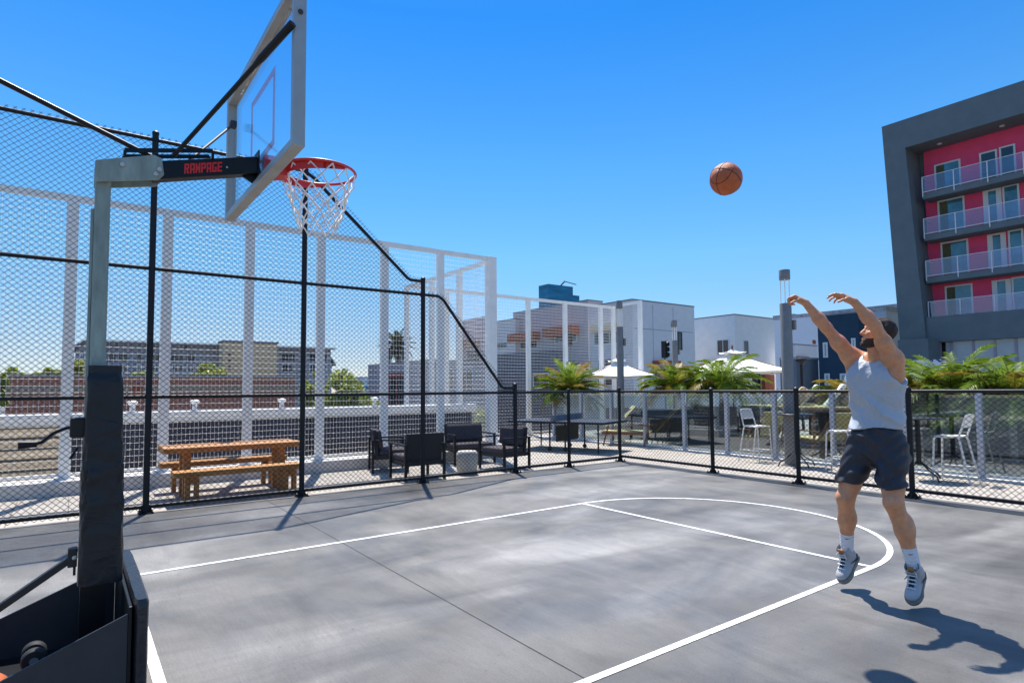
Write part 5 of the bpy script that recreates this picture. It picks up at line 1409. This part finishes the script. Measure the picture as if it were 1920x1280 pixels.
# hands: palm, four fingers of unequal length with bends, thumb from the side of the palm
def hand(S, wr, d, n, s, curls, thumb, spread=0.05):
    d, n, s = nA(d), None if n is None else nA(n), nA(s)
    n = nA(n-d*(n@d)); s = nA(np.cross(n, d))*np.sign(np.cross(n, d)@s)
    offs = [0.031,0.010,-0.011,-0.030]; base = [0.092,0.096,0.090,0.080]; ln = [(0.043,0.026,0.021),(0.047,0.030,0.022),(0.044,0.028,0.022),(0.034,0.021,0.019)]
    for o, b in zip(offs, base): S.cone(wr+s*o*0.35, wr+d*b+s*o, 0.021, 0.0145, 0.012)
    S.ell(wr+d*0.055+n*0.006, (0.045,0.040,0.018), [d,s,n], 0.012)
    S.cone(wr+s*0.016+d*0.015+n*0.008, wr+s*0.036+d*0.05+n*0.012, 0.019, 0.015, 0.010)
    for i in range(4):
        p = wr+d*base[i]+s*offs[i]; a = 0.0; q = d+s*offs[i]*spread*12
        for j in range(3):
            a += curls[i][j]; dj = nA(nA(q)*math.cos(a)+n*math.sin(a)); p2 = p+dj*ln[i][j]
            S.cone(p, p2, 0.0096-0.0008*j, 0.0088-0.0008*j, 0.003); p = p2
    p = wr+s*0.040+d*0.045+n*0.012; a = thumb
    for j, l in enumerate((0.040,0.030)):
        dj = nA(d*(0.75-0.1*j)+s*(0.62-0.35*j)*a[0]+n*(a[1]+0.35*j)); p2 = p+dj*l; S.cone(p, p2, 0.0115-0.001*j, 0.010-0.0012*j, 0.004); p = p2
vR = np.array((-0.36,0.66,0.48)); nR = np.array((-0.3,0.25,-0.9)); hand(Bd, wrR, vR, nR, np.cross((0,0,1), vR), [(0.85,1.25,0.9),(0.95,1.3,0.9),(1.05,1.3,0.9),(1.1,1.3,0.9)], (0.3,0.8))
vL = np.array((-0.36,0.72,0.50)); nL = np.array((-0.30,0.20,-0.9)); hand(Bd, wrL, vL, nL, np.array((-0.5,-0.6,-0.3)), [(0.30,0.45,0.3),(0.40,0.5,0.35),(0.5,0.6,0.4),(0.6,0.7,0.45)], (0.6,0.8), spread=0.02)
body = sdf_obj('body', Bd, SKIN, man, 1)
# eyes, brows
for s in (-1, 1):
    e = MB().ell(hp_(0.079,s*0.031,0.011), 0.0125, seg=16, rings=10).build('eye', pm('eye_white', (0.6,0.57,0.54), rough=0.2, var=0.03), man, smooth=True)
    MB().ell(hp_(0.0885,s*0.0305,0.0125), 0.0052, seg=12, rings=8).build('iris', pm('eye_brown', (0.03,0.015,0.008), rough=0.15), e, smooth=True)
HAIR = pm('dark_brown_hair', (0.022,0.014,0.011), rough=0.8, var=0.4, scale=60, bump=0.25, bscale=250)
br = MB()
for s in (-1, 1): br.path([hp_(0.089,s*0.014,0.030), hp_(0.088,s*0.030,0.036), hp_(0.074,s*0.050,0.030)], [0.004,0.005,0.003], seg=6)
br.build('eyebrow', HAIR, man, smooth=True)
# hair cap and beard shells
Hh = SDF(HC-0.17, HC+0.17, 0.0045); X, Y, Zc = Hh.coords(); q = np.stack([X,Y,Zc], -1)-HC; qf, ql, qu = q@Ff, q@Lf, q@Uf
nzn = 0.003*np.sin(90*X+40*Y)*np.sin(80*Y+60*Zc)
Hh.ell(hp_(-0.016,0,0.026), (0.106,0.085,0.094), HA, 0.0)
Hh.a = np.maximum(Hh.a+nzn, np.maximum(qf-(0.052+0.55*np.clip(qu-0.03,-0.1,0.03)), 0)+np.where(qf > 0.052, np.minimum(qf-0.052, 0.072-qu), -1))
Hh.a = np.maximum(Hh.a, -(qu+0.055+0.35*np.clip(-qf-0.0,-0.06,0.02)*0)-np.where(qf > -0.02, -0.0, 0.02))
Hh.ell(hp_(0.065,0,-0.03), (0.065,0.12,0.085), HA, 0.006, sub=True)
sdf_obj('hair', Hh, HAIR, man, 1)
Bb = SDF(HC-0.18, HC+0.16, 0.0045); X, Y, Zc = Bb.coords(); q = np.stack([X,Y,Zc], -1)-HC; qf, ql, qu = q@Ff, q@Lf, q@Uf
Bb.ell(hp_(0.034,0,-0.030), (0.064,0.0645,0.088), HA, 0.02); Bb.ell(hp_(0.036,0,-0.090), (0.057,0.055,0.040), HA, 0.02); Bb.ell(hp_(0.080,0,-0.106), (0.025,0.029,0.024), HA, 0.015)
Bb.ell(hp_(0.0,0.0,-0.02), (0.075,0.081,0.075), HA, 0.01)
Bb.a = np.maximum(Bb.a, qu+0.060-0.058*np.clip((0.062-qf)/0.07,0,1)**1.5)
Bb.a = np.maximum(Bb.a, -(qf+0.012)); Bb.ell(hp_(0.102,0,-0.066), (0.03,0.030,0.017), HA, 0.004, sub=True)
Bb.a = np.maximum(Bb.a, -(qu+0.130))
sdf_obj('beard', Bb, pm('dark_beard', (0.035,0.022,0.016), rough=0.75, var=0.4, scale=50, bump=0.5, bscale=220), man, 2)
# tank top
Tt = SDF((4.62,1.70,1.16), (5.10,2.34,1.90), 0.0055); torso(Tt, 0.012)
for sh, s in ((shR,-1),(shL,1)): Tt.cone(bp(nb, f=-0.02, l=s*0.075, u=-0.035), bp(CH, f=0.0, l=s*0.10, u=0.12), 0.055, 0.07, 0.03)
Tt.cone(bp((4.862,2.04,1.20), l=-0.055), bp((4.862,2.04,1.20), l=0.055), 0.118, 0.118, 0.04)
X, Y, Zc = Tt.coords(); q = np.stack([X,Y,Zc], -1)-np.array((4.86,2.03,1.5)); qf, ql, qu = q@fB, q@lB, q@uB
lowm = np.clip((1.72-Zc)/0.2, 0, 1)
fold = 0.0075*np.sin(34*(ql*0.8+qu*0.55)+3.2*np.sin(9*qu+4*ql)+1.0) + 0.006*np.sin(26*(ql*0.9-qu*0.7)+2.5*np.sin(7*ql-8*qu)) + 0.004*np.sin(60*(qu*0.8+ql*0.3)+4*np.sin(12*ql)+2*qf*20)
fold += 0.010*np.exp(-((Zc-1.30)/0.07)**2)*np.sin(22*qu*2.2+6*np.sin(8*ql+1))
def ridge(p, sh=2.2): return (1-np.abs(np.sin(p)))**sh
rg = 0.013*ridge(7.5*(ql*1.15+qu*0.75)+0.9*np.sin(6*qu+2*ql)+0.4)*np.clip((0.12-qu)/0.2,0,1) + 0.011*ridge(9.0*(ql*0.8-qu*0.9)+1.1*np.sin(5*ql+7*qu)+1.7) + 0.008*ridge(15*(qu+0.35*ql)+1.3*np.sin(9*ql)+0.5)*np.clip((-qu-0.02)/0.15,0,1)
rg += 0.008*ridge(16*ql+0.8*np.sin(12*qu))*np.clip((qu-0.10)/0.06,0,1)
Tt.a = Tt.a - (1.7*rg*np.clip((1.78-Zc)/0.1,0,1)+0.002).astype(np.float32) + (0.25*fold*lowm).astype(np.float32)
hem = 1.238+0.012*np.sin(9*ql+1)+0.008*np.sin(21*ql)
Tt.a = np.maximum(Tt.a, hem-Zc)
Tt.cone(bp((4.86,2.03,1.16)), bp((4.86,2.03,1.30)), 0.12, 0.10, 0.01, sub=True)
for sh, s in ((shR,-1),(shL,1)):
    Tt.cone(bp(CH, l=s*0.212, u=0.10), bp(CH, l=s*0.185, f=0.0, u=0.36), 0.082, 0.105, 0.008, sub=True)
    Tt.cone(bp(CH, l=s*0.235, u=0.14, f=0.06), bp(CH, l=s*0.235, u=0.14, f=-0.12), 0.10, 0.10, 0.01, sub=True)
Tt.ell(nb+np.array((-0.035,0,0.065)), (0.12,0.082,0.085), AXB, 0.006, sub=True)
TANK = pm('heather_blue_tank', (0.41,0.44,0.48), rough=0.5, var=0.03, scale=40, bump=0.06, bscale=400)
wrinkle(TANK, 5.5, 0.85, 0.05, (1,1,0.8))
tank = sdf_obj('tank_top', Tt, TANK, man, 1)
# shorts
Sh = SDF((4.56,1.68,0.78), (5.10,2.42,1.36), 0.0055)
Sh.ell(bp(PEL, u=0.02), (0.128,0.170,0.16), AXB, 0.04); Sh.ell(bp((4.86,2.038,1.20)), (0.116,0.162,0.12), AXB, 0.04)
hmR, hmL = np.array((4.768,2.214,0.80)), np.array((4.755,1.910,0.81))
for hip, hm in ((hipR,hmR),(hipL,hmL)): Sh.cone(hip+np.array((0,0,0.01)), hm, 0.104, 0.081, 0.025)
for s in (-1, 1): Sh.ell(bp(PEL, f=-0.07, l=s*0.08, u=-0.06), (0.095,0.095,0.10), AXB, 0.04)
X, Y, Zc = Sh.coords(); q = np.stack([X,Y,Zc], -1)-PEL; qf, ql, qu = q@fB, q@lB, q@uB
fold = 0.006*np.sin(40*(qu*0.9+np.abs(ql)*0.7)+3*np.sin(9*ql+5*qu)) + 0.006*np.sin(30*(np.abs(ql)*1.0-qu*0.5)+2.2*np.sin(14*qu)) + 0.004*np.sin(70*qu+5*np.sin(18*ql)+20*qf)
Sh.a = Sh.a + (fold*1.0-0.009).astype(np.float32)
Sh.a = np.maximum(Sh.a, (0.838+0.01*np.sin(30*ql)-0.035*(qf))-Zc)
for kn, hm in ((knR,hmR),(knL,hmL)): Sh.cone(hm+np.array((0,0,-0.10)), hm+np.array((0.0,0,-0.03)), 0.072, 0.070, 0.004, sub=True)
Sh.a = np.maximum(Sh.a, Zc-1.262)
shorts = sdf_obj('shorts', Sh, wrinkle(pm('navy_black_shorts', (0.022,0.022,0.030), rough=0.6, var=0.15, scale=40, bump=0.1, bscale=300), 5.0, 0.5, 0.04, (1,1,0.6)), man, 1)
# socks and shoes
SOCK = pm('white_sock', (0.72,0.72,0.75), rough=0.9, var=0.06, scale=60, bump=0.3, bscale=200)
UPPER = pm('white_shoe_leather', (0.40,0.40,0.41), rough=0.5, var=0.08, scale=30)
SOLE = pm('grey_shoe_sole', (0.24,0.225,0.20), rough=0.8, var=0.2, scale=40)
LACE = pm('white_lace', (0.72,0.72,0.74), rough=0.8); SHDARK = pm('shoe_dark', (0.012,0.012,0.018), rough=0.6); TONGUE = pm('orange_tongue', (0.36,0.18,0.06), rough=0.8)
LOGO = pm('black_mark', (0.010,0.012,0.022), rough=0.5)
SWOOSH = [(0.000,0.012),(0.012,-0.006),(0.032,-0.010),(0.060,0.004),(0.105,0.030),(0.060,0.012),(0.034,0.006),(0.018,0.008),(0.010,0.020)]
def shoe(an, ca, d, roll, hidden_side):
    d = nA(d); up0 = np.array((0,0,1.0)); s = nA(np.cross(up0, d)); n = np.cross(d, s)   # s: the wearer's left
    s2 = nA(s*math.cos(roll)+n*math.sin(roll)); n2 = np.cross(d, s2); s, n = s2, n2
    L_ = lambda a, b, c: an+d*a+s*b+n*c
    AX = [d, s, n]
    up = nA(ca-an)
    k = SDF(np.minimum(an, an+up*0.2)-0.10, np.maximum(an, an+up*0.2)+0.10, 0.005)
    k.cone(an+up*0.005, an+up*0.175, 0.043, 0.049, 0.01); X, Y, Zc = k.coords(); ring = (np.stack([X,Y,Zc],-1)-an)@up
    k.a = np.maximum(k.a + (0.0018*np.sin(ring*260)).astype(np.float32), ring-0.178); k.a = np.maximum(k.a, -ring-0.01)
    so = sdf_obj('sock', k, SOCK, man, 1)
    lo, hi = an-0.34, an+0.34
    sole_c = -0.088
    U = SDF(an-np.array((0.30,0.14,0.30)), an+np.array((0.20,0.14,0.16)), 0.0048)
    U.ell(L_(0.145,0.004,-0.056), (0.062,0.047,0.034), AX, 0.02); U.cone(L_(0.10,0.002,-0.052), L_(0.02,0,-0.030), 0.040, 0.046, 0.02)
    U.cone(L_(-0.035,0,-0.060), L_(-0.015,0,0.0), 0.038, 0.045, 0.02); U.cone(L_(0.0,0,-0.02), L_(0.012,0,0.055), 0.050, 0.051, 0.02); U.cone(L_(0.115,0.002,-0.07), L_(-0.03,0,-0.068), 0.040, 0.034, 0.02)
    U.cone(L_(0.012,0,0.03), L_(0.02,0,0.12), 0.042, 0.046, 0.004, sub=True)
    X, Y, Zc = U.coords(); q = np.stack([X,Y,Zc],-1)-an; U.a = np.maximum(U.a, -(q@n-sole_c)); 
    sh_ = sdf_obj('shoe', U, UPPER, man, 1)
    Q = SDF(an-np.array((0.30,0.16,0.32)), an+np.array((0.20,0.16,0.16)), 0.0048)
    Q.ell(L_(0.145,0.004,sole_c), (0.070,0.054,0.05), AX, 0.02); Q.cone(L_(0.11,0.002,sole_c), L_(-0.03,0,sole_c), 0.050, 0.043, 0.03)
    Q.a = np.maximum(Q.a, np.abs((np.stack([*Q.coords()],-1)-an)@n-(sole_c-0.004))-0.017)
    Qo = sdf_obj('sole', Q, SOLE, sh_, 1)
    lc = MB()
    for i in range(6):
        t = i/5; a = 0.125-0.115*t; c = -0.020+0.062*t - (0.010 if i == 0 else 0)
        r_ = 0.030
        for sg in (-1, 1):
            lc.path([L_(a+0.000,sg*r_,c+0.002), L_(a+0.014,sg*0.012,c+0.020), L_(a+0.004,-sg*r_*0.75,c+0.012)], 0.0036, seg=5)
    lc.path([L_(0.035,-0.012,0.064),L_(0.06,-0.035,0.05),L_(0.055,-0.03,0.02)], 0.0032, seg=5); lc.path([L_(0.035,0.012,0.064),L_(0.062,0.035,0.048),L_(0.06,0.032,0.015)], 0.0032, seg=5)
    lc.build('laces', LACE, sh_, smooth=True)
    tn = MB(); tn.obox(L_(0.040,0,0.066), s*0.022, n*0.022+d*-0.004, d*0.006); tn.build('tongue', TONGUE, sh_, bevel=0.004)
    dk = MB().obox(L_(0.085,0,-0.002), s*0.016, d*0.05-n*0.024, n*0.003+d*0.002).build('lace_gap', SHDARK, sh_)
    for sg in (1, -1):
        P = []
        for a, c in SWOOSH:
            aa, cc_ = -0.045+a*1.15 if True else 0, -0.052+c*1.25
            lat = 0.0475 + 0.004*math.exp(-((aa-0.0)/0.05)**2) - 0.010*max(0, -aa-0.01)/0.04 + 0.004*(aa > 0.05)
            P.append(L_(aa, sg*lat, cc_))
        MB().prism(P, s*sg*0.004).build('swoosh', LOGO, sh_)
    mk = an+up*0.13
    v = nA(np.array((-0.85,-0.45,0)))
    w = nA(np.cross((0,0,1), v)); Pm = [mk+v*0.0505+w*((a-0.05)*0.30)+up*(c*0.30) for a, c in SWOOSH]
    MB().prism(Pm, v*0.0025).build('swoosh', LOGO, so)
    return sh_
shoe(anR, caR, (-0.72,0.10,-0.66), 0.0, 1)
shoe(anL, caL, (-0.76,-0.02,-0.62), 0.0, 1)

# ================================================================== LIGHT, SKY, CAMERA
AZ, EL = rad(66.6), rad(66.4)
sd = Vector((math.cos(EL)*math.cos(AZ), math.cos(EL)*math.sin(AZ), math.sin(EL)))
sl_ = bpy.data.lights.new('sun', 'SUN'); sl_.energy = 4.5; sl_.angle = rad(0.53); sl_.color = (1.0,0.96,0.90)
so_ = bpy.data.objects.new('sun', sl_); COL.objects.link(so_); so_.rotation_euler = (-sd).to_track_quat('-Z','Y').to_euler(); so_.location = (0,0,40)
W_ = bpy.data.worlds.new('World'); SC.world = W_; W_.use_nodes = True
nt = W_.node_tree; bg = nt.nodes['Background']
sk = nt.nodes.new('ShaderNodeTexSky'); sk.sky_type = 'NISHITA'; sk.sun_disc = False
sk.sun_elevation = EL; sk.sun_rotation = rad(90)-AZ
sk.altitude = 0; sk.air_density = 0.7; sk.dust_density = 0.0; sk.ozone_density = 3.0
# clear-day gradient: deep azure at mid height, pale towards the horizon; zenith brightness added out of view to lift shadows
tcw = nt.nodes.new('ShaderNodeTexCoord'); spw = nt.nodes.new('ShaderNodeSeparateXYZ'); nt.links.new(tcw.outputs['Generated'], spw.inputs[0])
cw = nt.nodes.new('ShaderNodeValToRGB'); nt.links.new(spw.outputs['Z'], cw.inputs['Fac'])
stops = [(0.0,(0.30,0.265,0.265)),(0.06,(0.29,0.28,0.285)),(0.14,(0.265,0.345,0.36)),(0.21,(0.25,0.405,0.42)),(0.34,(0.185,0.42,0.51)),(0.54,(0.075,0.365,0.57)),(0.64,(0.13,0.40,0.60)),(0.80,(0.96,0.95,0.92)),(1.0,(1.0,0.98,0.94))]
el_ = cw.color_ramp.elements
while len(el_) < len(stops): el_.new(0.5)
for e_, (p_, c_) in zip(el_, stops): e_.position = p_; e_.color = (*c_, 1)
hz_ = nt.nodes.new('ShaderNodeMix'); hz_.data_type = 'RGBA'; hz_.blend_type = 'MULTIPLY'; hz_.inputs['Factor'].default_value = 1.0
nt.links.new(sk.outputs['Color'], hz_.inputs['A']); nt.links.new(cw.outputs['Color'], hz_.inputs['B'])
nt.links.new(hz_.outputs['Result'], bg.inputs['Color']); bg.inputs['Strength'].default_value = 0.25

cam = bpy.data.cameras.new('camera'); co = bpy.data.objects.new('camera', cam); COL.objects.link(co)
cam.sensor_width = 36; cam.sensor_fit = 'HORIZONTAL'; cam.lens = 36*FPX/1920; cam.shift_y = (CYP-640)/1920
cam.clip_start = 0.05; cam.clip_end = 3000
M3 = Matrix((CR, CU, -CF)).transposed()
co.matrix_world = Matrix.Translation((0,0,EYE)) @ M3.to_4x4()
SC.camera = co
SC.view_settings.view_transform = 'Standard'; SC.view_settings.look = 'None'; SC.view_settings.exposure = 0.80; SC.view_settings.gamma = 1.0
SC.cycles.use_denoising = True
SC.cycles.max_bounces = 8; SC.cycles.transparent_max_bounces = 24; SC.cycles.caustics_reflective = False; SC.cycles.caustics_refractive = False
